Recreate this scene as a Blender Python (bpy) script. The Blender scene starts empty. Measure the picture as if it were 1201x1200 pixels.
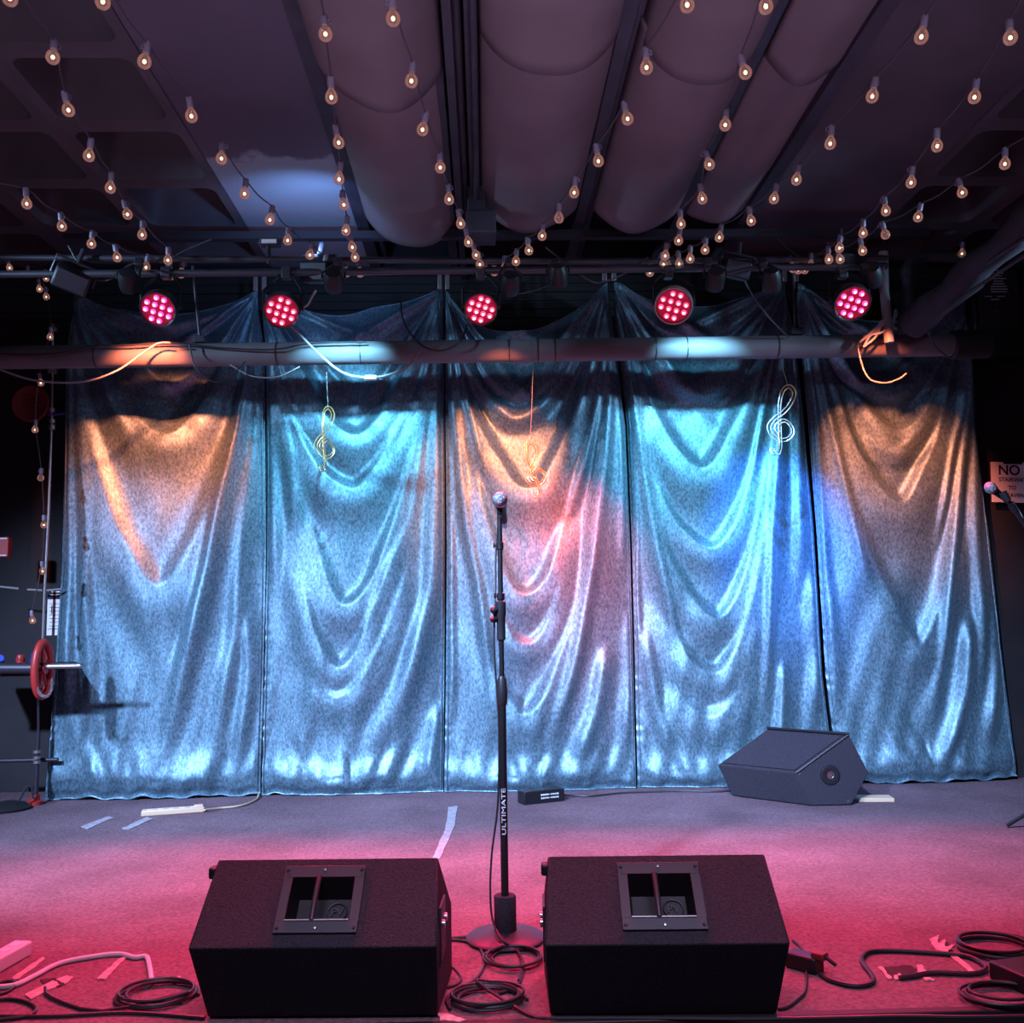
import bpy, bmesh, math, random
import numpy as np
from mathutils import Vector, Matrix
random.seed(7); np.random.seed(7)
C = bpy.context.scene.collection
S = bpy.context.scene
PI = math.pi
V = Vector

# ------------------------------------------------------------------ camera, world, exposure, large lights
F = 1130.0                      # focal length in pixels of the 1201 x 1200 frame
EYE = V((0, 0, 1.05))
ROLL = math.radians(0.9); YAW = math.radians(1.64); PITCH = math.radians(6.04)
fwd = V((math.sin(YAW)*math.cos(PITCH), math.cos(YAW)*math.cos(PITCH), math.sin(PITCH)))
r0 = V((math.cos(YAW), -math.sin(YAW), 0)); u0 = r0.cross(fwd)
rgt = math.cos(ROLL)*r0 - math.sin(ROLL)*u0
upv = math.sin(ROLL)*r0 + math.cos(ROLL)*u0
cam = bpy.data.objects.new('camera', bpy.data.cameras.new('camera'))
C.objects.link(cam)
m = Matrix((rgt, upv, -fwd)).transposed().to_4x4(); m.translation = EYE
cam.matrix_world = m
cam.data.sensor_width = 36; cam.data.lens = F/1201*36
cam.data.clip_start = 0.05
S.camera = cam
S.view_settings.view_transform = 'Standard'; S.view_settings.look = 'None'
S.view_settings.exposure = 0.0; S.view_settings.gamma = 1.0; S.view_settings.use_curve_mapping = False

def ray(px, py):
    return fwd + rgt*((px-600.5)/F) + upv*((600-py)/F)
def at(px, py, Y):              # survey: the point of the depth plane Y seen at a pixel of the photograph
    d = ray(px, py); return EYE + d*(Y/d.y)
def onz(px, py, z=0.0):         # ... and of the level plane z
    d = ray(px, py); return EYE + d*((z-EYE.z)/d.z)

def lin(c):
    return tuple(((x/255)/12.92 if x <= 10 else (((x/255)+.055)/1.055)**2.4) for x in c)

w = bpy.data.worlds.new('house_ambience'); S.world = w; w.use_nodes = True
w.node_tree.nodes['Background'].inputs[0].default_value = (0.50, 0.37, 0.66, 1)
w.node_tree.nodes['Background'].inputs[1].default_value = 0.10

def aim(o, to):
    o.rotation_euler = (V(to)-o.location).to_track_quat('-Z', 'Y').to_euler()
def spot(name, loc, to, col, power, deg, blend=0.3, r=0.05, shape=None):
    L = bpy.data.lights.new(name, 'SPOT'); L.color = col; L.energy = power
    L.spot_size = math.radians(deg); L.spot_blend = blend; L.shadow_soft_size = r
    o = bpy.data.objects.new(name, L); C.objects.link(o); o.location = loc; aim(o, to)
    if shape: o.scale = shape
    return o
def area(name, loc, to, col, power, sx, sy, spread=180):
    L = bpy.data.lights.new(name, 'AREA'); L.color = col; L.energy = power
    L.shape = 'RECTANGLE'; L.size = sx; L.size_y = sy; L.spread = math.radians(spread)
    o = bpy.data.objects.new(name, L); C.objects.link(o); o.location = loc; aim(o, to)
    return o

YC = onz(600, 928).y            # depth of the curtain line
CX = 0.15
# cool house wash from the truss over the audience, above the frame
for hx in (-2.0, -0.65, 0.75, 2.1):
    spot('house_wash', (hx-2.1, 1.1, 3.1), (hx*1.05+.1, YC, -0.16), (0.42, 0.59, 1.0), 2300, 42, .95, .10)
for hx in (-1.7, 0.1, 1.9):  # added upper fill, standing in for bounce on the curtain tops
    spot('added_upper_fill', (hx, 1.6, 2.72), (hx*1.05+.1, YC, 2.75), (0.45, 0.68, 1.0), 22, 34, 1.0, .10)
for sx_ in (-1, 1):             # added unseen cool spots raking across the curtain tops to bring out the pleats
    spot('added_side_fill', (sx_*3.5+.1, 3.7, 2.75), (-sx_*.7, YC, 2.45), (0.40, 0.66, 1.0), 260, 46, 1.0, .06)
# dim lavender fill added below the frame, standing in for bounce onto the ceiling
area('added_ceiling_fill', (0.0, -0.3, -0.6), (0.0, 2.17, 3.35), (0.86, 0.67, 1.0), 28, 4.0, 0.4, 56)

# lavender fill added above the frame to tint the tops of the wedges
area('added_wedge_fill', (0.1, 0.9, 2.95), (0.1, 2.45, 0.3), (0.76, 0.66, 1.0), 8, 2.5, 0.3, 46)

# ------------------------------------------------------------------ helpers
class MB:
    """collects shapes into one mesh"""
    def __init__(s): s.v = []; s.f = []; s.sm = []
    def add(s, vs, fs, smooth=False):
        n = len(s.v); s.v += [tuple(v) for v in vs]
        for f in fs: s.f.append(tuple(i+n for i in f)); s.sm.append(smooth)
    def box(s, c, d, R=None):
        c = V(c); vs = []
        for z in (-.5, .5):
            for y in (-.5, .5):
                for x in (-.5, .5):
                    p = V((x*d[0], y*d[1], z*d[2]))
                    if R is not None: p = R @ p
                    vs.append(c+p)
        s.add(vs, [(0,2,3,1),(4,5,7,6),(0,1,5,4),(2,6,7,3),(0,4,6,2),(1,3,7,5)])
        return s
    def tube(s, pts, r, n=8, caps=True, closed=False):
        pts = [V(p) for p in pts]; N = len(pts)
        rr = r if isinstance(r, (list, tuple)) else [r]*N
        T = []
        for i in range(N):
            a = pts[(i-1) % N] if (i > 0 or closed) else pts[i]
            b = pts[(i+1) % N] if (i < N-1 or closed) else pts[i]
            t = (b-a); T.append(t.normalized() if t.length > 1e-9 else V((0,0,1)))
        ref = V((0,0,1)) if abs(T[0].z) < .9 else V((1,0,0))
        nx = T[0].cross(ref).normalized(); vs = []
        for i in range(N):
            nx = (nx - T[i]*nx.dot(T[i]))
            nx = nx.normalized() if nx.length > 1e-6 else T[i].orthogonal().normalized()
            ny = T[i].cross(nx)
            for k in range(n):
                a = 2*PI*k/n; vs.append(pts[i] + (nx*math.cos(a)+ny*math.sin(a))*rr[i])
        fs = []
        for i in range(N if closed else N-1):
            j = (i+1) % N
            for k in range(n):
                k2 = (k+1) % n; fs.append((i*n+k, i*n+k2, j*n+k2, j*n+k))
        s.add(vs, fs, True)
        if caps and not closed:
            s.add(vs[:n], [tuple(range(n))[::-1]]); s.add(vs[-n:], [tuple(range(n))])
        return s
    def lathe(s, prof, o=(0,0,0), axis=(0,0,1), n=20, smooth=True):
        ax = V(axis).normalized(); a = ax.orthogonal().normalized(); b = ax.cross(a); o = V(o); vs = []
        for r, h in prof:
            for k in range(n):
                t = 2*PI*k/n; vs.append(o + ax*h + (a*math.cos(t)+b*math.sin(t))*max(r, 1e-5))
        fs = []
        for i in range(len(prof)-1):
            for k in range(n):
                k2 = (k+1) % n; fs.append((i*n+k, i*n+k2, (i+1)*n+k2, (i+1)*n+k))
        s.add(vs, fs, smooth); return s
    def prism(s, poly, h, M=None, z0=0):
        n = len(poly); M = M or Matrix()
        vs = [M @ V((x, y, z0)) for x, y in poly] + [M @ V((x, y, z0+h)) for x, y in poly]
        s.add(vs, [tuple(range(n))[::-1], tuple(range(n, 2*n))] + [(i, (i+1) % n, n+(i+1) % n, n+i) for i in range(n)])
        return s
    def ball(s, c, r, n=12, sq=(1,1,1)):
        c = V(c); m_ = n//2
        vs = [c+V((r*sq[0]*math.sin(PI*i/m_)*math.cos(2*PI*k/n), r*sq[1]*math.sin(PI*i/m_)*math.sin(2*PI*k/n), r*sq[2]*math.cos(PI*i/m_))) for i in range(m_+1) for k in range(n)]
        s.add(vs, [(i*n+k, (i+1)*n+k, (i+1)*n+(k+1) % n, i*n+(k+1) % n) for i in range(m_) for k in range(n)], True); return s
    def mesh(s, name, mat, weld=True):
        me = bpy.data.meshes.new(name); me.from_pydata(s.v, [], s.f)
        me.polygons.foreach_set('use_smooth', s.sm)
        bm = bmesh.new(); bm.from_mesh(me)
        if weld: bmesh.ops.remove_doubles(bm, verts=bm.verts, dist=2e-5)
        bmesh.ops.recalc_face_normals(bm, faces=bm.faces); bm.to_mesh(me); bm.free()
        me.set_sharp_from_angle(angle=math.radians(42))
        if mat: me.materials.append(mat)
        return me
    def obj(s, name, mat, parent=None, bevel=0, loc=None):
        o = bpy.data.objects.new(name, s.mesh(name, mat)); C.objects.link(o)
        if parent: o.parent = parent
        if loc: o.location = loc
        if bevel:
            b = o.modifiers.new('bevel', 'BEVEL'); b.width = bevel; b.segments = 2; b.limit_method = 'ANGLE'; b.angle_limit = math.radians(40)
        return o

def tag(o, label, cat, group=None):
    o['label'] = label; o['category'] = cat
    if group: o['group'] = group
    return o
def thing(name, label, cat, loc=(0,0,0), rot=None, group=None):
    o = bpy.data.objects.new(name, None); C.objects.link(o); o.location = loc; o.empty_display_size = .1
    if rot is not None: o.rotation_euler = rot
    return tag(o, label, cat, group)
def struct(o): o['kind'] = 'structure'; return o
def stuff(o): o['kind'] = 'stuff'; return o
def smooth_path(pts, n=10):
    P = [V(p) for p in pts]; out = []
    P = [P[0]*2-P[1]] + P + [P[-1]*2-P[-2]]
    for i in range(1, len(P)-2):
        p0, p1, p2, p3 = P[i-1:i+3]
        for k in range(n):
            t = k/n
            out.append(.5*((2*p1)+(p2-p0)*t+(2*p0-5*p1+4*p2-p3)*t*t+(3*p1-p0-3*p2+p3)*t**3))
    out.append(P[-2]); return out
def dup(root):
    r = root.copy(); C.objects.link(r)
    for ch in root.children:
        c = ch.copy(); C.objects.link(c); c.parent = r; c.matrix_parent_inverse = ch.matrix_parent_inverse
        for g in ch.children:
            d = g.copy(); C.objects.link(d); d.parent = c
    return r

# ------------------------------------------------------------------ materials
def mat(name, col, rough=.6, metal=0., spec=.5, bump=0, bscale=60, var=0, vscale=8, emit=None, estr=0, trans=0, coat=0):
    M = bpy.data.materials.new(name); M.use_nodes = True; nt = M.node_tree; N = nt.nodes; b = N['Principled BSDF']
    b.inputs['Base Color'].default_value = (*col, 1); b.inputs['Roughness'].default_value = rough
    b.inputs['Metallic'].default_value = metal; b.inputs['Specular IOR Level'].default_value = spec
    b.inputs['Coat Weight'].default_value = coat
    if emit:
        b.inputs['Emission Color'].default_value = (*emit, 1); b.inputs['Emission Strength'].default_value = estr
    if bump or var:
        tc = N.new('ShaderNodeTexCoord')
    if var:
        nz = N.new('ShaderNodeTexNoise'); nz.inputs['Scale'].default_value = vscale; nz.inputs['Detail'].default_value = 6
        nt.links.new(tc.outputs['Object'], nz.inputs['Vector'])
        mr = N.new('ShaderNodeMapRange'); mr.inputs[1].default_value = .3; mr.inputs[2].default_value = .7
        mr.inputs[3].default_value = 1-var; mr.inputs[4].default_value = 1+var
        nt.links.new(nz.outputs['Fac'], mr.inputs[0])
        mx = N.new('ShaderNodeVectorMath'); mx.operation = 'SCALE'; mx.inputs[0].default_value = col
        nt.links.new(mr.outputs[0], mx.inputs['Scale']); nt.links.new(mx.outputs[0], b.inputs['Base Color'])
    if bump:
        n2 = N.new('ShaderNodeTexNoise'); n2.inputs['Scale'].default_value = bscale; n2.inputs['Detail'].default_value = 4
        nt.links.new(tc.outputs['Object'], n2.inputs['Vector'])
        bp = N.new('ShaderNodeBump'); bp.inputs['Strength'].default_value = bump; bp.inputs['Distance'].default_value = .004
        nt.links.new(n2.outputs['Fac'], bp.inputs['Height']); nt.links.new(bp.outputs[0], b.inputs['Normal'])
    return M
BLACK = mat('matte_black_paint', (.012,.011,.013), .6)
WALL = mat('black_wall_paint', (.015,.011,.014), .7, var=.35, vscale=3, bump=.3, bscale=12)
CONC = mat('dark_painted_concrete', (.075,.06,.075), .75, var=.25, vscale=2.5, bump=.3, bscale=25)
JOIST = mat('dark_painted_steel', (.045,.038,.055), .5, .2, var=.3, vscale=6)
PIPE = mat('grey_painted_pipe', (.15,.13,.14), .6, .0, var=.15, vscale=5)
RIG = mat('black_rig_steel', (.05,.042,.055), .45, .4)
DRAPE = mat('dusty_mauve_fabric', (.15,.115,.13), .85, var=.12, vscale=3, bump=.25, bscale=9)
TOLEX = mat('black_speaker_carpet', (.034,.029,.040), .9, .0, .25, bump=1.0, bscale=260, var=.35, vscale=160)
PLAST = mat('black_plastic', (.012,.0105,.013), .45, 0, .35)
PLATE = mat('charcoal_pressed_steel', (.035,.032,.043), .45, .3)
CHROME = mat('bright_metal', (.6,.6,.62), .28, 1)
GRILLE = mat('silver_mesh_grille', (.36,.34,.38), .38, .7, bump=1, bscale=400)
RUBBER = mat('black_cable_rubber', (.022,.02,.024), .45)
WHITE = mat('white_plastic', (.72,.70,.72), .5)
BEIGE = mat('cream_plastic', (.66,.46,.30), .5)
GOLD = mat('gold_wire', (.82,.52,.22), .3, .8)
RED = mat('red_valve_paint', (.42,.03,.025), .4)
DKRED = mat('dark_red_paint', (.16,.02,.02), .55)
PAPER = mat('white_paper', (.86,.82,.85), .8)
INK = mat('black_ink', (.012,.01,.014), .8)
WINK = mat('white_print', (.75,.74,.78), .6)
TAPE = mat('worn_cloth_tape', (.34,.31,.35), .8, var=.35, vscale=40)
FOAM = mat('torn_pale_backing', (.55,.36,.36), .9, var=.4, vscale=50)
HOLE = mat('bare_dark_floor', (.03,.02,.022), .9, var=.5, vscale=60)
PINKC = mat('pale_grey_cord', (.30,.27,.27), .5)
BRASS = mat('galvanised_fitting', (.42,.36,.36), .4, .8)
SOCK = mat('grey_socket_plastic', (.22,.19,.26), .45)
CORD = mat('dark_cord', (.05,.042,.05), .5)

CARPET = mat('worn_stage_carpet', (.21,.155,.185), .92, 0, .2)
nt = CARPET.node_tree; N = nt.nodes; b = N['Principled BSDF']; tc = N.new('ShaderNodeTexCoord')
n1 = N.new('ShaderNodeTexNoise'); n1.inputs['Scale'].default_value = 2.2; n1.inputs['Detail'].default_value = 8
n2 = N.new('ShaderNodeTexNoise'); n2.inputs['Scale'].default_value = 85; n2.inputs['Detail'].default_value = 3
for q in (n1, n2): nt.links.new(tc.outputs['Object'], q.inputs['Vector'])
rp = N.new('ShaderNodeValToRGB'); rp.color_ramp.elements[0].color = (.130,.080,.095,1); rp.color_ramp.elements[0].position = .3
rp.color_ramp.elements[1].color = (.205,.128,.15,1); rp.color_ramp.elements[1].position = .72
nt.links.new(n1.outputs['Fac'], rp.inputs[0])
mm = N.new('ShaderNodeMix'); mm.data_type = 'RGBA'; mm.blend_type = 'OVERLAY'; mm.inputs[0].default_value = 1.0
nt.links.new(rp.outputs[0], mm.inputs[6]); nt.links.new(n2.outputs['Color'], mm.inputs[7])
hs = N.new('ShaderNodeRGBToBW'); nt.links.new(n2.outputs['Color'], hs.inputs[0])
nt.links.remove(mm.inputs[7].links[0]); nt.links.new(hs.outputs[0], mm.inputs[7])
nt.links.new(mm.outputs[2], b.inputs['Base Color'])
bp = N.new('ShaderNodeBump'); bp.inputs['Strength'].default_value = .9; bp.inputs['Distance'].default_value = .006
nt.links.new(n2.outputs['Fac'], bp.inputs['Height']); nt.links.new(bp.outputs[0], b.inputs['Normal'])

# crushed velvet: silvery teal pile whose lie changes in small patches
VELVET = mat('crushed_teal_velvet', (.2,.3,.35), .42, .6)
nt = VELVET.node_tree; N = nt.nodes; b = N['Principled BSDF']; tc = N.new('ShaderNodeTexCoord')
mp = N.new('ShaderNodeMapping'); mp.inputs['Scale'].default_value = (1, 1, .55)
nt.links.new(tc.outputs['Object'], mp.inputs[0])
n1 = N.new('ShaderNodeTexNoise'); n1.inputs['Scale'].default_value = 85; n1.inputs['Detail'].default_value = 5; n1.inputs['Distortion'].default_value = .6
n3 = N.new('ShaderNodeTexNoise'); n3.inputs['Scale'].default_value = 5; n3.inputs['Detail'].default_value = 3
for q in (n1, n3): nt.links.new(mp.outputs[0], q.inputs['Vector'])
mr = N.new('ShaderNodeMapRange'); mr.inputs[1].default_value = .36; mr.inputs[2].default_value = .66
nt.links.new(n1.outputs['Fac'], mr.inputs[0])
rp = N.new('ShaderNodeValToRGB'); rp.color_ramp.elements[0].color = (.085,.16,.20,1); rp.color_ramp.elements[1].color = (.20,.345,.43,1)
nt.links.new(mr.outputs[0], rp.inputs[0]); nt.links.new(rp.outputs[0], b.inputs['Base Color'])
rr = N.new('ShaderNodeMapRange'); rr.inputs[3].default_value = .43; rr.inputs[4].default_value = .54
nt.links.new(n3.outputs['Fac'], rr.inputs[0]); nt.links.new(rr.outputs[0], b.inputs['Roughness'])
bp = N.new('ShaderNodeBump'); bp.inputs['Strength'].default_value = .24; bp.inputs['Distance'].default_value = .004
nt.links.new(n1.outputs['Fac'], bp.inputs['Height']); nt.links.new(bp.outputs[0], b.inputs['Normal'])
b.inputs['Sheen Weight'].default_value = .15; b.inputs['Sheen Roughness'].default_value = .4; b.inputs['Sheen Tint'].default_value = (.7,.9,1,1)

GLASS = bpy.data.materials.new('clear_bulb_glass'); GLASS.use_nodes = True
nt = GLASS.node_tree; N = nt.nodes; N.remove(N['Principled BSDF'])
tr = N.new('ShaderNodeBsdfTransparent'); tr.inputs[0].default_value = (.86,.80,.78,1)
gl = N.new('ShaderNodeBsdfGlossy'); gl.inputs['Roughness'].default_value = .08; gl.inputs[0].default_value = (.9,.85,.85,1)
lw = N.new('ShaderNodeLayerWeight'); lw.inputs[0].default_value = .45
ms = N.new('ShaderNodeMixShader'); nt.links.new(lw.outputs['Fresnel'], ms.inputs[0]); nt.links.new(tr.outputs[0], ms.inputs[1]); nt.links.new(gl.outputs[0], ms.inputs[2])
gw = N.new('ShaderNodeEmission'); gw.inputs[0].default_value = (1,.48,.40,1); gw.inputs[1].default_value = .06
av = N.new('ShaderNodeAddShader'); nt.links.new(ms.outputs[0], av.inputs[0]); nt.links.new(gw.outputs[0], av.inputs[1])
nt.links.new(av.outputs[0], N['Material Output'].inputs[0]); GLASS.cycles.emission_sampling = 'NONE'

def emis(name, col, st, sample=False):
    M = mat(name, (.02,.02,.02), .4, emit=col, estr=st)
    if not sample: M.cycles.emission_sampling = 'NONE'
    return M
FILA = emis('warm_filament', (1.0,.66,.46), 2.6)
LED = emis('red_led_lens', (1.0,.06,.16), 2.6)
LEDP = emis('magenta_led_lens', (1.0,.06,.34), 2.6)
LEDC = emis('red_led_core', (1.0,.33,.42), 9)
LEDFACE = mat('red_led_face_plastic', (.3,.02,.05), .25, emit=(1,.02,.10), estr=.16)
LEDFACE2 = mat('dark_led_face_plastic', (.05,.02,.03), .25)
BLUEL = emis('blue_pilot_lamp', (.03,.09,1.0), 1.2)

def box_obj(name, lo, hi, mt, parent=None, bevel=0):
    lo = V(lo); hi = V(hi); return MB().box((lo+hi)/2, hi-lo).obj(name, mt, parent, bevel)

# ------------------------------------------------------------------ the room
ZC = 3.35                       # underside of the ceiling
YE = onz(600, 1196).y           # stage front edge
YW = 6.2                        # back wall
fl = struct(box_obj('floor', (-4.6, YE, -.12), (4.2, YW, 0), CARPET))
tm = struct(box_obj('trim_1', (-4.6, YE-.035, -.10), (4.2, YE-.002, .004), BLACK, None, .004))
struct(box_obj('wall_front', (-4.6, YE-.002, -1.0), (4.2, YE+.03, -.12), BLACK))   # stage riser
wb = struct(box_obj('wall_back', (-4.6, YW, -.12), (4.2, YW+.12, 3.9), WALL))
struct(box_obj('wall_left', (-4.72, -2, -.12), (-4.6, YW+.12, 3.9), WALL))
struct(box_obj('wall_right', (4.2, -2, -.12), (4.32, YW+.12, 3.9), WALL))
# tall plywood sheets on the back wall
for i in range(8):
    x0 = -4.6+1.1*i
    box_obj('wall_panel', (x0+.006, YW-.018, 0), (x0+1.094, YW-.001, 2.98), WALL, wb, .003)
for i in range(6):
    box_obj('cladding_board', (-4.6, YW-.022-.004*(i % 2), 2.99+.058*i), (4.2, YW-.001, 3.043+.058*i), WALL, wb)

ceil = struct(box_obj('ceiling', (-4.6, .4, 3.72), (4.2, YW, 3.8), CONC))
# waffle coffers: flange, tapered sides and a lid; each one a piece of the ceiling
def coffer_mesh():
    mb = MB(); P = .61
    def rr_(h, r, n=5):
        out = []
        for cx, cy, a0 in ((h-r, h-r, 0), (-h+r, h-r, 90), (-h+r, -h+r, 180), (h-r, -h+r, 270)):
            for k in range(n):
                a = math.radians(a0+90*k/(n-1)); out.append((cx+r*math.cos(a), cy+r*math.sin(a)))
        return out
    A = rr_(.25, .06); B = rr_(.185, .07); n = len(A)
    O = []
    for x, y in A:
        s_ = P/2/max(abs(x), abs(y)); O.append((x*s_, y*s_))
    mb.add([V((x, y, 0)) for x, y in O]+[V((x, y, 0)) for x, y in A], [(i, (i+1) % n, n+(i+1) % n, n+i) for i in range(n)])
    mb.add([V((x, y, 0)) for x, y in A]+[V((x, y, .36)) for x, y in B], [(i, (i+1) % n, n+(i+1) % n, n+i) for i in range(n)], True)
    mb.add([V((x, y, .36)) for x, y in B], [tuple(range(n))])
    # outer corners
    for sx, sy in ((1,1),(-1,1),(-1,-1),(1,-1)):
        pass
    return mb.mesh('coffer', CONC)
cm = coffer_mesh()
def coffers(x0, n, s):
    for i in range(n):
        for k in range(-3, 4):
            o = bpy.data.objects.new('coffer', cm); C.objects.link(o); o.parent = ceil
            o.location = (x0+s*.61*(i+.5), 3.735+.61*(k+.5), ZC)
coffers(-1.38, 5, -1); coffers(2.38, 3, 1)
# flat ceiling boards between
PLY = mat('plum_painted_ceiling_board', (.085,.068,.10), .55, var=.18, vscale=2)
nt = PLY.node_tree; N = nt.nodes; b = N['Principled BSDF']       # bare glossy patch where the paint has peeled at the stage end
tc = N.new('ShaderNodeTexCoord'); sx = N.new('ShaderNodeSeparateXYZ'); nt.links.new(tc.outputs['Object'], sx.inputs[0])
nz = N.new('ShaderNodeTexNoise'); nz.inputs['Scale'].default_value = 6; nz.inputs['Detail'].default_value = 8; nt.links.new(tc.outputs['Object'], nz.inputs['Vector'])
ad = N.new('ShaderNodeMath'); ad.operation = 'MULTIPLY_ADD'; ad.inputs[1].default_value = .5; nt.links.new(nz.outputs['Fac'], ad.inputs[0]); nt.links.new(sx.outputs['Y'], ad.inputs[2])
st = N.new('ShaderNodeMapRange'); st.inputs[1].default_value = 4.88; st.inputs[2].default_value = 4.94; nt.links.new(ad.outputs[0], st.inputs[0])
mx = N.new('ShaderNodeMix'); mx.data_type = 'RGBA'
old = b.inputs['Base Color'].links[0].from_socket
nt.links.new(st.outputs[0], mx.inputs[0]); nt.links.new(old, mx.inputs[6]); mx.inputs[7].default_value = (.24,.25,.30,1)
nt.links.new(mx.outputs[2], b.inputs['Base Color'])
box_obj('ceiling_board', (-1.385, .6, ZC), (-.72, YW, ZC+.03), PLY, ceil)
box_obj('ceiling_board', (1.56, .6, ZC+.004), (2.385, YW, ZC+.03), CONC, ceil)
for x0, x1, d in ((-.73,-.66,.02), (-.645,-.615,-.03), (-.20,-.15,.06), (-.135,-.10,.10), (-.055,-.005,.06), (.545,.60,.05), (.615,.65,0), (1.12,1.16,.04), (1.17,1.20,0), (1.50,1.57,.06)):
    box_obj('joist', (x0, .6, ZC-d), (x1, YW, ZC+.3), JOIST, ceil)
pp = MB().tube([(-.085, .6, ZC-.03), (-.085, 5.6, ZC-.03)], .018, 10).obj('conduit', JOIST, ceil)
pp = MB().tube([(-.02, .6, ZC-.09), (-.02, 5.6, ZC-.09)], .016, 10).obj('conduit', JOIST, ceil)

# hanging fabric sheets between the joists
def drape(x0, x1, y0, y1, sag, lab, zo=0.0, seed=0):
    rng = random.Random(seed); nu, nv = 25, 40; vs = []; fs = []
    for j in range(nv+1):
        t = j/nv
        for i in range(nu+1):
            u = i/nu; e = math.sin(PI*u)
            ye = y0+(y1-y0)*t - (.05*math.sin(3*u+seed)*t if seed else 0)
            z = ZC+.005+zo - (sag+.018*math.sin(2.1*ye+seed)+.012*math.sin(5.3*ye+2*seed))*e**.62 - .012*math.sin(7*u+2.2*ye+seed)*e
            if t > .94: z -= .018*(t-.94)/.06*e
            vs.append((x0+(x1-x0)*u, ye, z))
    for j in range(nv):
        for i in range(nu):
            a = j*(nu+1)+i; fs.append((a, a+1, a+nu+2, a+nu+1))
    mb = MB(); mb.add(vs, fs, True); o = mb.obj('ceiling_drape', DRAPE)
    so = o.modifiers.new('thickness', 'SOLIDIFY'); so.thickness = .010
    return tag(o, lab, 'ceiling drape', 'fabric sheets sagging between the ceiling joists')
drape(-.66, -.15, .9, 3.72, .215, 'near mauve fabric sheet left of the twin joists, its curved end hanging free', -.035, 1)
drape(-.66, -.15, 3.3, 5.35, .16, 'far mauve fabric sheet left of the twin joists, reaching the rig with a ragged end', 0, 2)
drape(.0, .55, .9, 3.52, .20, 'near mauve fabric sheet just right of the twin joists at the top edge', -.012, 0)
drape(.0, .55, 3.4, 5.2, .16, 'long far mauve fabric sheet just right of the twin joists', 0, 0)
drape(.64, 1.13, .9, 3.6, .195, 'near mauve fabric sheet in the third bay from the left, top edge', -.012, 0)
drape(.64, 1.13, 3.5, 5.25, .15, 'long far mauve fabric sheet in the third bay from the left', 0, 0)
drape(1.19, 1.51, .9, 3.75, .085, 'near mauve fabric sheet in the rightmost bay, flatter than the rest', -.012, 3)
drape(1.19, 1.51, 3.6, 5.3, .05, 'far mauve fabric sheet in the rightmost bay, narrowing toward the rig', 0, 4)

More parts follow.
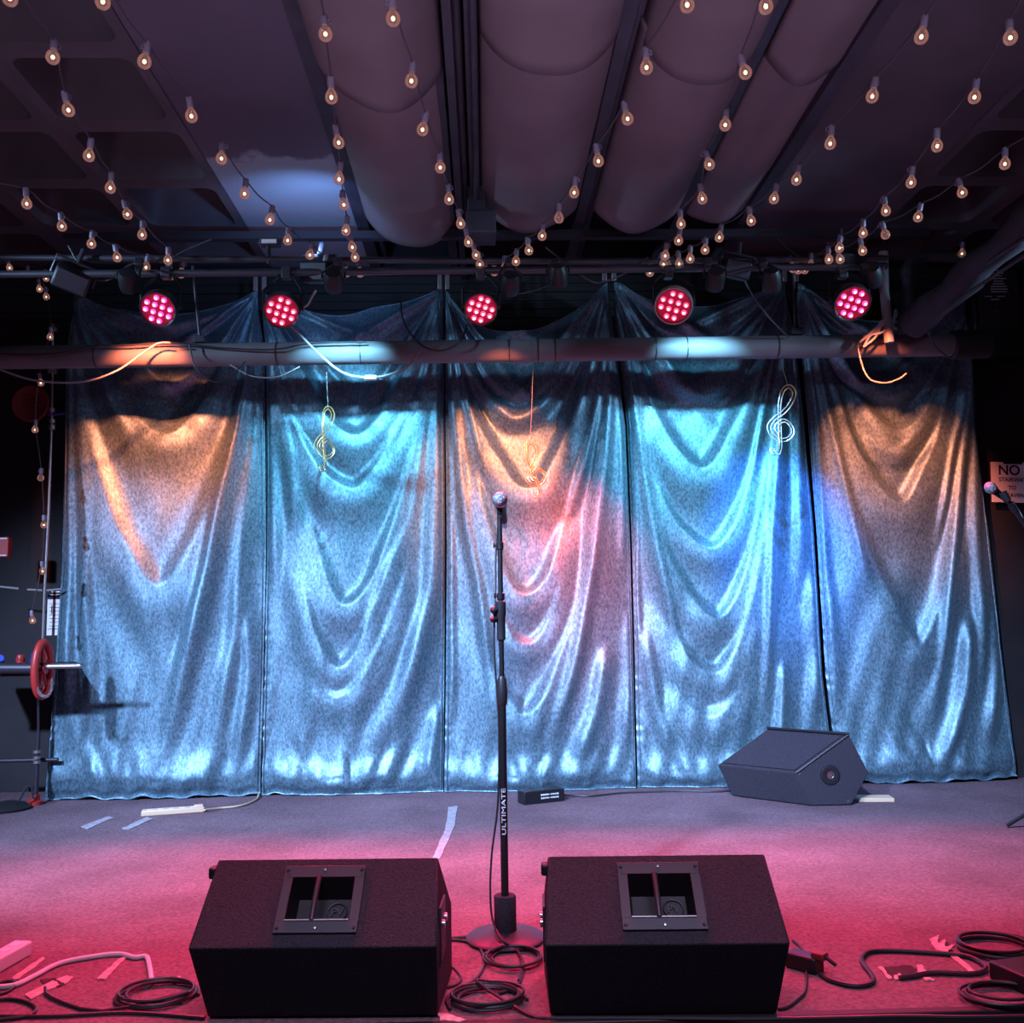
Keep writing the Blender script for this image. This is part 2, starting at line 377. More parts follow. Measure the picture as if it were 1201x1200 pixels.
# ------------------------------------------------------------------ curtains
# folds traced on the curtain plane; U: swag with a gentle upper flank and an undercut lower one, R: upright ridge
PXM = (at(700, 700, YC)-at(600, 700, YC)).length/100
def w2(px, py):
    p = at(px, py, YC); return (p.x, p.z)
panels = [
 dict(lab='leftmost teal velvet curtain with a peach pool of light high on it',
  L=[(86,345),(79,430),(76,560),(73,660),(64,800),(53,937)], R=[(304,344),(311,430),(312,640),(309,800),(305,932)],
  top=[(88,345),(120,360),(150,369),(200,371),(240,365),(275,355),(303,343)],
  folds=[('U',[(88,346),(120,366),(160,378),(200,383),(240,377),(280,359),(303,343)],.035,14,7),
   ('U',[(86,347),(118,398),(150,432),(190,452),(228,440),(258,408),(283,376),(303,346)],.05,22,9),
   ('U',[(86,350),(120,432),(160,488),(199,514),(232,491),(258,446),(285,388),(303,346)],.05,18,9),
   ('U',[(86,350),(100,480),(118,560),(150,640),(190,690),(228,650),(256,580),(280,490),(303,346)],.035,26,14),
   ('R',[(304,346),(297,430),(284,500),(266,575),(248,670),(226,763),(212,824),(190,885)],.05,11),
   ('R',[(304,346),(304,430),(299,520),(285,640),(276,750),(255,850),(238,900)],.022,9),
   ('R',[(86,350),(96,480),(104,600),(103,700),(110,800),(128,880)],.024,9),
   ('R',[(82,420),(84,560),(84,660),(80,790),(84,880)],.02,7),
   ('R',[(290,690),(292,790),(283,870),(270,912)],.02,8),
   ('U',[(80,890),(110,900),(140,908),(180,906),(220,912),(262,905),(290,900)],.028,22,9)]),
 dict(lab='second teal velvet curtain from the left with a cyan pool of light',
  L=[(306,344),(312,430),(313,640),(310,800),(306,932)], R=[(520,342),(521,430),(522,640),(521,800),(520,932)],
  top=[(308,344),(330,360),(352,367),(405,372),(440,362),(480,355),(519,342)],
  folds=[('U',[(308,345),(350,392),(400,408),(450,396),(490,368),(519,343)],.06,34,9),
   ('U',[(308,345),(345,418),(366,456),(384,492),(417,514),(446,494),(463,462),(484,425),(519,343)],.055,17,8),
   ('U',[(308,345),(325,430),(343,495),(376,552),(415,577),(439,556),(460,522),(482,482),(501,440),(520,345)],.045,18,9),
   ('U',[(345,560),(372,640),(389,690),(405,711),(430,696),(454,644),(478,570),(498,490),(520,345)],.04,18,8),
   ('U',[(340,620),(360,702),(376,755),(397,783),(417,770),(438,722),(462,660),(484,610),(500,540)],.04,16,8),
   ('U',[(355,760),(376,800),(397,818),(425,800),(450,755),(478,681),(496,600)],.04,15,9),
   ('R',[(520,345),(516,480),(512,600),(508,680),(494,745),(474,806),(440,868),(397,904)],.05,14),
   ('R',[(520,345),(510,440),(497,520),(487,600),(480,660)],.03,6),
   ('R',[(310,350),(330,470),(345,560),(352,660)],.03,10),
   ('R',[(310,350),(318,480),(322,620),(325,760)],.02,9),
   ('U',[(309,905),(340,916),(375,922),(412,918),(450,905),(480,912),(505,900)],.03,18,8),
   ('R',[(516,820),(506,880),(500,918)],.025,7)]),
 dict(lab='middle teal velvet curtain behind the microphone stand, lit orange and red',
  L=[(521,342),(522,430),(524,640),(523,800),(521,932)], R=[(713,332),(733,500),(739,640),(743,800),(746,926)],
  top=[(523,343),(545,368),(570,385),(605,391),(640,383),(680,362),(712,333)],
  folds=[('U',[(523,343),(560,398),(585,414),(615,420),(645,408),(673,378),(712,334)],.035,12,7),
   ('U',[(523,344),(548,400),(575,447),(605,466),(632,457),(655,432),(680,390),(712,334)],.055,17,7),
   ('U',[(523,344),(545,420),(562,455),(580,477),(602,494),(628,484),(650,458),(668,430),(686,395),(712,335)],.06,10,8),
   ('U',[(523,344),(540,440),(560,500),(588,547),(601,568),(615,576),(631,572),(644,552),(660,519),(676,485),(692,437),(712,335)],.05,18,8),
   ('R',[(712,335),(708,400),(702,450),(694,500),(682,550),(668,600),(656,630)],.045,7),
   ('U',[(545,500),(570,610),(594,680),(616,699),(640,680),(655,638),(672,580)],.045,18,7),
   ('U',[(570,660),(594,738),(616,757),(634,746),(655,700),(672,640)],.035,13,8),
   ('U',[(560,700),(580,790),(600,826),(616,838),(640,816),(656,772),(676,718),(690,640),(704,520),(712,340)],.04,18,9),
   ('R',[(713,336),(712,480),(700,610),(692,670),(676,765),(660,822),(634,880),(598,916)],.05,9),
   ('R',[(713,336),(726,480),(730,600),(728,700)],.03,7),
   ('R',[(710,740),(707,780),(696,840),(668,908)],.035,9),
   ('R',[(522,346),(529,440),(537,520),(545,600),(552,640),(564,700),(574,790),(580,880)],.035,8),
   ('R',[(522,346),(541,448),(552,490),(566,545),(578,590)],.035,5),
   ('R',[(523,400),(526,560),(528,720),(530,880)],.02,6),
   ('R',[(742,700),(738,800),(730,880)],.02,8),
   ('U',[(524,905),(555,915),(590,920),(640,912),(690,905),(740,902)],.028,18,8)]),
 dict(lab='fourth teal velvet curtain from the left with cyan and deep blue light',
  L=[(716,332),(735,500),(741,640),(745,800),(748,926)], R=[(924,333),(943,500),(954,620),(964,790),(980,918)],
  top=[(720,333),(760,353),(800,361),(840,360),(880,348),(920,333)],
  folds=[('U',[(720,333),(765,385),(800,398),(830,398),(865,380),(920,334)],.06,34,8),
   ('U',[(720,333),(750,402),(788,450),(823,464),(852,446),(876,412),(920,335)],.06,20,8),
   ('U',[(720,334),(752,448),(772,500),(799,540),(820,553),(838,540),(858,500),(874,465),(888,425),(920,335)],.05,22,9),
   ('U',[(745,480),(776,590),(805,632),(832,646),(852,628),(872,580),(890,500),(920,336)],.04,15,8),
   ('U',[(745,520),(776,640),(796,682),(815,712),(840,727),(860,702),(876,652),(895,560),(915,420)],.04,16,8),
   ('U',[(770,680),(800,768),(836,790),(860,760),(880,700),(893,620),(908,500)],.04,16,9),
   ('U',[(780,780),(805,830),(832,842),(860,820),(878,760),(892,690)],.035,18,12),
   ('R',[(922,336),(912,480),(901,620),(895,780),(882,880)],.05,8),
   ('R',[(922,336),(932,480),(936,620),(934,720)],.035,10),
   ('R',[(922,336),(900,440),(885,520),(872,600)],.03,5),
   ('R',[(718,336),(738,460),(760,600),(780,700),(797,762),(812,820)],.032,8),
   ('R',[(718,336),(733,440),(742,560),(744,700),(748,860)],.028,6),
   ('R',[(754,720),(764,800),(782,880),(800,905)],.028,9),
   ('R',[(948,640),(955,760),(950,860)],.025,9),
   ('R',[(916,760),(914,820),(908,890)],.03,7),
   ('U',[(750,895),(785,908),(820,912),(860,905),(900,900),(960,905)],.03,18,8)]),
 dict(lab='rightmost teal velvet curtain with a peach pool of light',
  L=[(930,333),(947,500),(957,620),(968,790),(984,918)], R=[(1133,345),(1142,500),(1159,620),(1174,762),(1193,912)],
  top=[(935,334),(960,355),(995,372),(1035,380),(1080,372),(1110,360),(1131,345)],
  folds=[('U',[(935,335),(975,378),(1010,395),(1045,398),(1085,382),(1131,346)],.04,18,7),
   ('U',[(935,335),(958,400),(990,438),(1035,462),(1075,448),(1105,412),(1131,347)],.055,24,9),
   ('U',[(935,336),(965,430),(1000,470),(1030,500),(1051,507),(1075,493),(1094,461),(1112,415),(1131,348)],.04,11,7),
   ('U',[(990,480),(1018,508),(1035,522),(1051,527),(1070,512),(1091,480),(1108,435),(1131,348)],.035,9,7),
   ('U',[(936,338),(985,490),(1009,547),(1027,577),(1046,592),(1060,586),(1076,555),(1097,507),(1110,440),(1131,348)],.045,20,8),
   ('U',[(936,338),(972,520),(1008,634),(1033,692),(1068,757),(1092,720),(1106,650),(1116,560)],.035,18,9),
   ('R',[(1132,348),(1122,478),(1112,525),(1101,590),(1092,660)],.04,6),
   ('R',[(1132,348),(1130,430),(1126,510),(1115,605),(1104,700),(1096,790),(1080,880)],.045,8),
   ('R',[(1132,348),(1138,500),(1141,620),(1148,740),(1150,850)],.035,9),
   ('R',[(936,338),(957,440),(975,520),(992,600),(1012,680),(1034,740)],.03,7),
   ('R',[(936,340),(952,500),(962,620),(975,760),(986,860)],.02,8),
   ('R',[(1130,700),(1128,790),(1112,860),(1088,905)],.04,9),
   ('R',[(1160,690),(1164,790),(1155,880)],.03,8),
   ('U',[(988,895),(1030,905),(1075,908),(1120,902),(1160,900),(1188,890)],.024,16,8)]),
]
def interp(pts, y):
    P = np.array(pts, float); return np.interp(y, P[:,1], P[:,0])
def sdist(P, pts):
    """distance, signed side and arc parameter of grid points against a polyline"""
    best = np.full(len(P), 1e9); side = np.zeros(len(P)); par = np.zeros(len(P))
    seg = np.linalg.norm(np.diff(pts, axis=0), axis=1); cum = np.concatenate([[0], np.cumsum(seg)])
    for i in range(len(pts)-1):
        a = pts[i]; d = pts[i+1]-a; L2 = d@d
        if L2 < 1e-9: continue
        q = P-a; t = np.clip((q@d)/L2, 0, 1); e = q-t[:,None]*d; dd = (e*e).sum(1)
        k = dd < best; best[k] = dd[k]
        side[k] = (d[0]*q[:,1]-d[1]*q[:,0])[k]; par[k] = (cum[i]+t*seg[i])[k]
    return np.sqrt(best), np.sign(side), par, cum[-1]
def spl(pts, n=8):
    return np.array([(p.x, p.y) for p in smooth_path([(a, b_, 0) for a, b_ in pts], n)])
def smst(x, a, b_):
    t = np.clip((x-a)/(b_-a), 0, 1); return t*t*(3-2*t)
for pi_, pd in enumerate(panels):
    nu, nv = 150, 400
    top = spl(pd['top'], 8); tL = np.array(pd['L'][0], float); tR = np.array(pd['R'][0], float)
    uu, vv = np.meshgrid(np.linspace(0, 1, nu+1), np.linspace(0, 1, nv+1))
    tx = np.interp(uu, np.linspace(0, 1, len(top)), top[:,0]); ty = np.interp(uu, np.linspace(0, 1, len(top)), top[:,1])
    bl = pd['L'][-1][1]; br = pd['R'][-1][1]
    yb = bl+(br-bl)*uu + 1.6*np.sin(uu*23+pi_*2)+1.2*np.sin(uu*51+pi_)
    Y = ty+(yb-ty)*vv
    Lx = interp(pd['L'], Y); Rx = interp(pd['R'], Y)
    blend = smst(vv, 0, .10)
    X = (Lx+(Rx-Lx)*uu)*blend + tx*(1-blend)
    P = np.stack([X.ravel(), Y.ravel()], 1)
    acc = np.zeros(len(P)); pw = 2.6
    ties = [tL, tR]
    dt = np.minimum(np.linalg.norm(P-tL, axis=1), np.linalg.norm(P-tR, axis=1))
    conv = .17+.83*smst(dt, 5, 170)          # everything narrows toward the tie points
    for fd in pd['folds']:
        pts = spl(fd[1], 6); d, sd, par, L = sdist(P, pts); A = fd[2]*(1.25 if fd[0] == 'U' else 1.6)*(.55 if fd[0] == 'U' and fd[1][0][1] > 880 else 1)
        if fd[0] == 'U':
            # inside (above) the swag is the -y side in the photograph's frame
            over = not 506 <= max(p_[1] for p_ in fd[1]) < 890        # the top swags overhang; the lower ones are soft shelves
            w_ = np.where(sd < 0, fd[3], fd[4]*1.1)*conv if over else np.where(sd < 0, fd[4]*.95, fd[3]*1.5)*conv
        else:
            w_ = fd[3]*conv
        h = A*np.exp(-(d/w_)**2*.8)
        if fd[0] == 'U': h += .30*A*np.exp(-(d/(fd[3]*2.2*conv))**2)*((sd < 0) if over else (sd > 0))*(1-np.exp(-(d/(fd[3]*.8*conv))**2))
        e0 = min(np.linalg.norm(pts[0]-tL), np.linalg.norm(pts[0]-tR)) < 30; e1 = min(np.linalg.norm(pts[-1]-tL), np.linalg.norm(pts[-1]-tR)) < 30
        h *= (.62+.38*smst(par, 0, 70)) if e0 else smst(par, 0, .28*L)
        h *= (.62+.38*smst(L-par, 0, 70)) if e1 else smst(L-par, 0, .28*L)
        acc += np.abs(h)**pw
    H = acc**(1/pw)
    # fan pleats at the ties
    for tcx, ph in ((tL, .7), (tR, 1.9)):
        q = P-tcx; r = np.linalg.norm(q, axis=1)*PXM; th = np.arctan2(q[:,0], q[:,1])
        H += .048*(r/.26)*np.exp(1-r/.26)*(np.maximum(np.cos(15*th+ph+pi_), 0)**3)*np.clip((r-.02)/.06, 0, 1)*(P[:,1] > 330)
    # loose wrinkles, the rolled foot and the hems
    vq = vv.ravel(); uq = uu.ravel(); bot = (yb-Y).ravel()
    H += .006*np.sin(P[:,0]*.11+np.sin(P[:,1]*.021+pi_)*2.3)*smst(vq, .25, .6)
    H += .004*np.sin(P[:,0]*.23+P[:,1]*.05+pi_*1.7)*smst(vq, .5, .9)
    foot = np.exp(-((bot-21-4*np.sin(uq*9+pi_)-3*np.sin(uq*21+2*pi_))/np.where(bot > 21, 17, 9))**2)
    def noise1(x, seed):
        k = np.random.RandomState(seed).uniform(-1, 1, 400); i = np.floor(x).astype(int); f = x-i; f = f*f*(3-2*f); return k[i+20]*(1-f)+k[i+21]*f
    lean = np.where(uq > .5, -1, 1)*.035
    rn = noise1(uq*11+bot*.004, 5+pi_); rn2 = noise1(uq*17+bot*lean, 15+pi_)
    H += (.016+.006*rn)*foot + .010*rn2*np.exp(-((bot-30)/42)**2)*(bot > 0)
    H -= .02*smst(-bot, -12, -4)
    edge = smst(uq, 0, .035)*smst(1-uq, 0, .035)
    H = H*(.25+.75*edge)
    H += .003*np.exp(-(uq/.03)**2)*np.sin(P[:,1]*.31+2*np.sin(P[:,1]*.11))*smst(vq, .4, .8)
    H += .05*np.sin(PI*uq)*smst(vq, .05, .5)          # whole belly of the cloth
    H = H.reshape(nv+1, nu+1); K = H.copy()           # light smoothing
    for _ in range(2):
        K[1:-1,1:-1] = (K[1:-1,1:-1]*2+K[:-2,1:-1]+K[2:,1:-1]+K[1:-1,:-2]+K[1:-1,2:])/6
    D = np.stack([fwd[i]+rgt[i]*((X-600.5)/F)+upv[i]*((600-Y)/F) for i in range(3)], -1)
    yoff = YC+.012*(pi_ % 2)
    W = np.array(EYE)+D*(yoff/D[...,1])[...,None]
    W[...,1] -= K
    W[...,2] = np.maximum(W[...,2]-.25*K*smst(bot.reshape(K.shape), 10, 60)*0, .004)
    vs = W.reshape(-1, 3)
    idx = np.arange((nu+1)*(nv+1)).reshape(nv+1, nu+1)
    fs = np.stack([idx[:-1,:-1], idx[1:,:-1], idx[1:,1:], idx[:-1,1:]], -1).reshape(-1, 4)
    me = bpy.data.meshes.new('velvet_curtain'); me.vertices.add(len(vs)); me.vertices.foreach_set('co', vs.ravel().astype(np.float32))
    me.loops.add(fs.size); me.loops.foreach_set('vertex_index', fs.ravel().astype(np.int32))
    me.polygons.add(len(fs)); me.polygons.foreach_set('loop_start', np.arange(0, fs.size, 4).astype(np.int32))
    me.polygons.foreach_set('use_smooth', np.ones(len(fs), bool)); me.update(calc_edges=True); me.validate()
    me.materials.append(VELVET)
    cu = bpy.data.objects.new('velvet_curtain', me); C.objects.link(cu)
    tag(cu, pd['lab'], 'curtain', 'teal velvet curtains across the back of the stage')
    g = W[-1]; MB().tube([V(p)+V((0,-.006,.002)) for p in g[::3]], .0045, 6).obj('bottom_hem', VELVET, cu)
    for rowi in (2, nu-2):
        MB().tube([V(p)+V((0,-.004,0)) for p in W[6::8, rowi]], .0035, 5).obj('side_hem', VELVET, cu)
    MB().tube([V(p)+V((0,-.003,0)) for p in W[0, ::3]], .004, 6).obj('top_hem', VELVET, cu)
    for (qx, qy), sgn in ((pd['L'][0], 1), (pd['R'][0], -1)):
        p = at(qx+4*sgn, qy-2, YC-.01); MB().box(p+V((0,-.01,.05)), (.028,.012,.10)).obj('hanging_strap', BRASS, cu, .003)

# ------------------------------------------------------------------ big pipe in front of the curtain
YP = 5.27
pa, pb = at(-30, 420, YP), at(1115, 404.5, YP)
pipe = thing('overhead_pipe', 'long grey painted pipe running across in front of the curtain tops', 'pipe', pa)
def rel(o, pts): return [V(p)-o.location for p in pts]
R_P = .064
MB().tube(rel(pipe, [pa, pa.lerp(pb, .5), pb]), R_P, 28).obj('pipe_body', PIPE, pipe)
MB().tube(rel(pipe, [pb, pb+(pb-pa).normalized()*.22]), .082, 20).obj('end_fitting', BLACK, pipe, .01)
for px in (110, 318, 415, 588, 622, 642, 760, 797, 905):
    t = (px+30)/1145; p = pa.lerp(pb, t); dx = (pb-pa).normalized()
    MB().tube(rel(pipe, [p, p+dx*.006]), R_P+.0025, 24).obj('cable_tie', RUBBER, pipe)
for px in (929, 229):
    t = (px+30)/1145; p = pa.lerp(pb, t); q = at(px-3 if px < 500 else px+1, 312, YP-.02)
    hg = thing('pipe_hanger', 'black threaded hanger rod holding the pipe, %s' % ('between the two left red stage lights' if px < 500 else 'left of the magenta stage light'), 'hanger', q)
    MB().tube(rel(hg, [q, p+V((0,0,R_P))]), .009, 8).obj('rod', RIG, hg)
    MB().box(p+V((0,0,R_P+.02))-q, (.06,.07,.04)).obj('clamp', RIG, hg, .005)

# ------------------------------------------------------------------ rigging behind
YR = 4.72
def pipe_run(lab, px, r, Y, mt=RIG, cat='rigging pipe', name='rigging_pipe', n=10):
    pts = [at(x, y, Y) for x, y in px]
    o = MB().tube(pts, r, n).obj(name, mt); return tag(o, lab, cat)
pipe_run('black rigging pipe, the upper of two, running the stage width under the ceiling', [(-20,302),(300,304),(700,307),(1040,303)], .016, YR+.05)
pipe_run('black rigging pipe, the lower of two, that carries the red stage lights', [(-20,322),(300,320),(700,316),(1040,312)], .019, YR)
o = MB().box(at(600,276,5.4), (4.9,.05,.045), Matrix.Rotation(0, 3, 'Y')).obj('strut_channel', RIG)
tag(o, 'long dark strut channel fixed under the ceiling behind the rig', 'strut')
o = MB().box(at(564,268,5.0), (.16,.2,.12)).box((at(564,268,5.0).x-.02, 5.0, ZC-.10), (.10,.12,.16)).obj('junction_box', JOIST, None, .006)
tag(o, 'square black junction box at the end of the twin ceiling joists', 'junction box')
o = MB().tube([at(1036,296,5.1), at(1037,340,5.1), at(1043,402,5.1)], .026, 14).obj('drop_pipe', PIPE)
tag(o, 'short upright grey pipe dropping to the cable bundle on the right', 'pipe')
pts = smooth_path([at(1230,301,5.45), at(1120,301,5.45), at(1082,301,5.45), at(1066,312,5.45), at(1065,340,5.45), at(1065,402,5.45)], 6)
o = thing('elbow_pipe', 'thick dark pipe with a square elbow at upper right behind the diagonal cable run', 'pipe', pts[0])
MB().tube(rel(o, pts), .037, 14).obj('pipe_body', RIG, o); MB().tube(rel(o, [at(1065,316,5.45), at(1065,326,5.45)]), .045, 14).obj('elbow_collar', RIG, o)

# diagonal wrapped cable run
SLEEVE = mat('black_wrapping_fabric', (.03,.026,.036), .8, bump=.4, bscale=20)
P0 = at(1068,382,5.1); P1 = P0+(at(1230,225,4.2)-P0)*1.55
cb = thing('wrapped_cable_run', 'thick diagonal run of cables wrapped in black fabric at upper right', 'cable bundle', P0)
pts = [P0.lerp(P1, t/14)+V((.008*math.sin(t*2.1),0,.010*math.sin(t*1.7)-.04*math.sin(PI*t/14))) for t in range(15)]
MB().tube(rel(cb, pts), [.085+.012*math.sin(t*1.9)-.018*t/14 for t in range(15)], 16).obj('sleeve', SLEEVE, cb)
for k in range(3):
    q = [P0.lerp(P1, t/10)+V((.03*math.sin(t*.9+k),-.08+.02*k, -.06-.03*k+.05*math.sin(t*.5+k))) for t in range(2, 11)]
    MB().tube(rel(cb, smooth_path(q, 4)), .009, 6).obj('loose_cable', RUBBER, cb)
# tied pale cords on the pipe
rng = random.Random(3)
bu = thing('cord_bundle', 'tangle of pale cords tied over the pipe at right, lit pink', 'cords', at(1040,386,5.15))
for k in range(7):
    q = [at(1010+rng.uniform(-4,6), 402+rng.uniform(-8,6), 5.14), at(1022+rng.uniform(-6,6), 390+rng.uniform(-6,6), 5.11), at(1036+rng.uniform(-5,5), 382+rng.uniform(-6,8), 5.09), at(1048+rng.uniform(-4,4), 374+rng.uniform(-5,12), 5.12), at(1053+rng.uniform(-4,4), 366+rng.uniform(-8,18), 5.16)]
    MB().tube(rel(bu, smooth_path(q, 6)), .0065, 6).obj('cord_loop', PINKC, bu)

# ------------------------------------------------------------------ LED stage lights
def basis(d):
    d = V(d).normalized(); z = -d; x = V((0,0,1)).cross(z); x.normalize(); y = z.cross(x)
    return Matrix((x, y, z)).transposed()          # local -Z looks along d
def par(px, py, lab, d, ledm, rr, face, spin=.35):
    p = at(px, py, 4.60); R = basis(d)
    o = thing('led_stage_light', lab, 'stage light', p, R.to_euler(), 'red led stage lights on the rig')
    MB().lathe([(rr*.99,.002),(rr*1.05,-.006),(rr*1.10,-.008),(rr*1.13,.0),(rr*1.13,.05),(rr*1.0,.075),(rr*.8,.10),(rr*.75,.11),(.0,.112)], n=30).obj('housing', PLAST, o)
    MB().lathe([(rr*1.0,.002),(0,.002)], n=30).obj('face_plate', face, o)
    lens = MB().lathe([(.0,-.0115),(.006,-.011),(.0115,-.006),(.0135,.001)], n=14).mesh('led', ledm)
    core = MB().lathe([(.0,-.0145),(.004,-.014),(.0066,-.0112)], n=10).mesh('led_core', LEDC)
    sp = rr*.47
    for i in range(4):
        for k in range(4):
            if i in (0,3) and k in (0,3): continue
            x, y = (i-1.5)*sp, (k-1.5)*sp
            l = bpy.data.objects.new('led', lens); C.objects.link(l); l.parent = o
            l.location = (x*math.cos(spin)-y*math.sin(spin), x*math.sin(spin)+y*math.cos(spin), 0)
            c = bpy.data.objects.new('led_core', core); C.objects.link(c); c.parent = l
    # yoke up to the lower rigging pipe
    Ri = R.inverted(); a = Ri @ V((1,0,0)); zz = Ri @ V((0,0,1))
    back = V((0,0,.05)); hook = Ri @ (V((p.x, YR, at(px, 318, YR).z))-p)
    MB().tube([back+a*rr*1.2, back+a*rr*1.2+zz*.09, hook*.9+a*.03, hook*.9-a*.03, back-a*rr*1.2+zz*.09, back-a*rr*1.2], .007, 6).obj('yoke', PLAST, o)
    MB().tube([back+a*rr*1.12, back+a*rr*1.3], .014, 10).obj('yoke_knob', PLAST, o)
    MB().tube([back-a*rr*1.12, back-a*rr*1.3], .014, 10).obj('yoke_knob', PLAST, o)
    MB().box(hook*.94, (.045,.045,.06), R.inverted().to_3x3()).obj('clamp', RIG, o, .004)
    return o, p
reds = [(185,363,'leftmost round led light, glowing pinkish red above the peach curtain', (.03,-.82,-.57), LEDP, .078),
        (330,365,'second round led light from left, glowing red beside a pale cord', (.05,-.82,-.57), LED, .078),
        (564,363,'middle round led light, glowing red above the microphone stand', (0,-.80,-.6), LED, .074),
        (790,359,'fourth round led light, turned so its silver rim shows', (-.22,-.80,-.56), LED, .082),
        (1000,356,'rightmost round led light, glowing magenta by the upright pipe', (-.06,-.78,-.62), LEDP, .082)]
for px, py, lab, d, lm, rr in reds:
    o, p = par(px, py, lab, d, lm, rr, LEDFACE)
    if 'silver rim' in lab:
        MB().lathe([(rr*1.02,.004),(rr*1.06,-.010),(rr*1.13,-.010),(rr*1.16,.0),(rr*1.16,.03),(rr*1.13,.032)], n=30).obj('rim', BRASS, o)
    spot('red_wash', p+V((d[0]*.05, -.05, -.04)), p+V((d[0]*.6, -.84, -1.6)), (1.0,.03,.14), 320, 76, .65, .06)

# dark fixtures that light the curtain pools
def wash(px, py, lab, to, col, power, deg, Y=4.6, blend=.9, r=.025):
    p = at(px, py, Y); d = (V(to)-p).normalized(); R = basis(d)
    o = thing('wash_light', lab, 'wash light', p, R.to_euler(), 'black wash lights aimed at the curtains')
    MB().lathe([(.038,-.01),(.045,-.012),(.047,.0),(.047,.06),(.036,.09),(.0,.094)], n=22).obj('housing', PLAST, o)
    MB().lathe([(.038,-.006),(0,-.006)], n=22).obj('lens', PLATE, o)
    Ri = R.inverted(); a = Ri @ V((1,0,0)); up_ = Ri @ V((0,0,1)); back = V((0,0,.05)); hook = Ri @ (V((p.x, YR, at(px, 310, YR).z))-p)
    MB().tube([back+a*.055, back+a*.055+up_*.03, hook+a*.02, hook-a*.02, back-a*.055+up_*.03, back-a*.055], .006, 6).obj('yoke', PLAST, o)
    MB().box(hook, (.04,.05,.05)).obj('clamp', RIG, o, .004)
    spot('curtain_pool', p+d*.03, to, col, power, deg, blend, r)
    return o
def cz(px, py): return at(px, py, YC)
ORG = (1.0,.21,.085); CYN = (.22,.68,1.0); BLU = (.06,.24,1.0); RDO = (1.0,.07,.05)
wash(152,336,'black wash light hanging right of the left wall lights, aimed at the leftmost curtain', cz(192,550), ORG, 430, 50)
wash(392,336,'black wash light behind the second red led light, aimed at the second curtain', cz(410,545), CYN, 225, 60)
wash(598,340,'black wash light right of the middle red led light, aimed at the middle curtain', cz(583,585), ORG, 400, 48)
wash(655,332,'black wash light between the hanging bulb strings, aimed low on the middle curtain', cz(674,680), RDO, 1000, 34)
wash(838,334,'black wash light right of the fourth led light, aimed at the fourth curtain', cz(808,545), CYN, 225, 60)
wash(905,336,'black wash light at the fourth curtain tie, throwing deep blue', cz(912,640), BLU, 1100, 36)
wash(1024,330,'black wash light just right of the magenta led light, aimed at the rightmost curtain', cz(1050,565), ORG, 430, 42)

# visible moving heads / floods on the rig
def flood(px, py, Y, lab, tilt, s=1.0):
    p = at(px, py, Y); o = thing('flood_light', lab, 'flood light', p, tilt, 'black flood lights clamped to the rig')
    MB().box((0,0,0), (.17*s,.12*s,.11*s)).obj('housing', PLAST, o, .012)
    MB().box((0,-.064*s,0), (.15*s,.012,.09*s)).obj('front_frame', PLATE, o, .003)
    for k in range(5): MB().box((-.06*s+.03*s*k,.066*s,0), (.008,.02,.09*s)).obj('cooling_fin', PLATE, o)
    MB().tube([(.1*s,0,0),(.1*s,0,.09*s),(-.1*s,0,.09*s),(-.1*s,0,0)], .008, 6).obj('bracket', RIG, o)
    MB().tube([(0,0,.09*s),(0,.03,.16*s)], .012, 8).obj('stem', RIG, o)
    return o
flood(84,328,4.74,'black flood light tilted on the rig at far left', (.5,.3,.5))
flood(374,320,4.78,'black flood light with pale edges right of the second led light', (.2,.1,-.3), .95)
flood(984,304,4.76,'black flood light mounted over the magenta led light', (.6,-.1,.2), .9)
flood(862,316,4.76,'black flood light on the rig left of the fourth curtain tie', (.3,.2,.1), .85)
spot('added_patch_spot', at(372,296,4.75), (-1.02, 5.5, ZC), (.22,.45,1.0), 46, 110, .9, .04)  # added blue spot, standing in for the curtain's reflection in the ceiling patch

# ------------------------------------------------------------------ festoon strings
ZB = 2.80
def string(lab, bulbs, z=ZB, Y=None, lead=None, dead=(), tail=None, sc=1.0):
    Bp = [onz(x, y, z) if Y is None else at(x, y, Y) for x, y in bulbs]
    o = thing('string_lights', lab, 'string lights', Bp[0], None, 'festoon bulb strings')
    tops = [p+V((0,0,.062*sc)) for p in Bp]; path = []
    if lead: path.append(onz(*lead, z+.06) if Y is None else at(*lead, Y))
    for i, t in enumerate(tops):
        if i and Y is None:
            mid = tops[i-1].lerp(t, .5); mid.z -= .012; path.append(mid)
        path.append(t)
    if tail: path.append(at(*tail))
    MB().tube(rel(o, smooth_path(path, 3)), .0032, 5).obj('cord', CORD, o)
    for i, p in enumerate(Bp):
        rx, ry = random.uniform(-.22,.22), random.uniform(-.22,.22)
        s = bpy.data.objects.new('socket', SOCKM); C.objects.link(s); s.parent = o; s.location = p-o.location+V((0,0,.05*sc)); s.rotation_euler = (rx, ry, random.uniform(0,3)); s.scale = (sc,)*3
        g = bpy.data.objects.new('bulb', BULBM); C.objects.link(g); g.parent = s
        if i not in dead:
            f = bpy.data.objects.new('filament', FILM); C.objects.link(f); f.parent = s
    return o
SOCKM = MB().lathe([(.0,.016),(.011,.016),(.012,.012),(.0125,-.016),(.0105,-.022),(0,-.022)], n=12).tube([(.012,0,.012),(.02,0,.008),(.02,0,-.004),(.012,0,-.004)], .002, 5).mesh('socket', SOCK)
BULBM = MB().lathe([(.0095,-.020),(.0105,-.027),(.015,-.033),(.0195,-.041),(.0215,-.051),(.0205,-.060),(.0155,-.068),(.008,-.0725),(0,-.0735)], n=16).mesh('bulb', GLASS)
FILM = MB()  .ball((0,0,-.051), .0068, 10, (1,1,1.1)).mesh('filament', FILA)
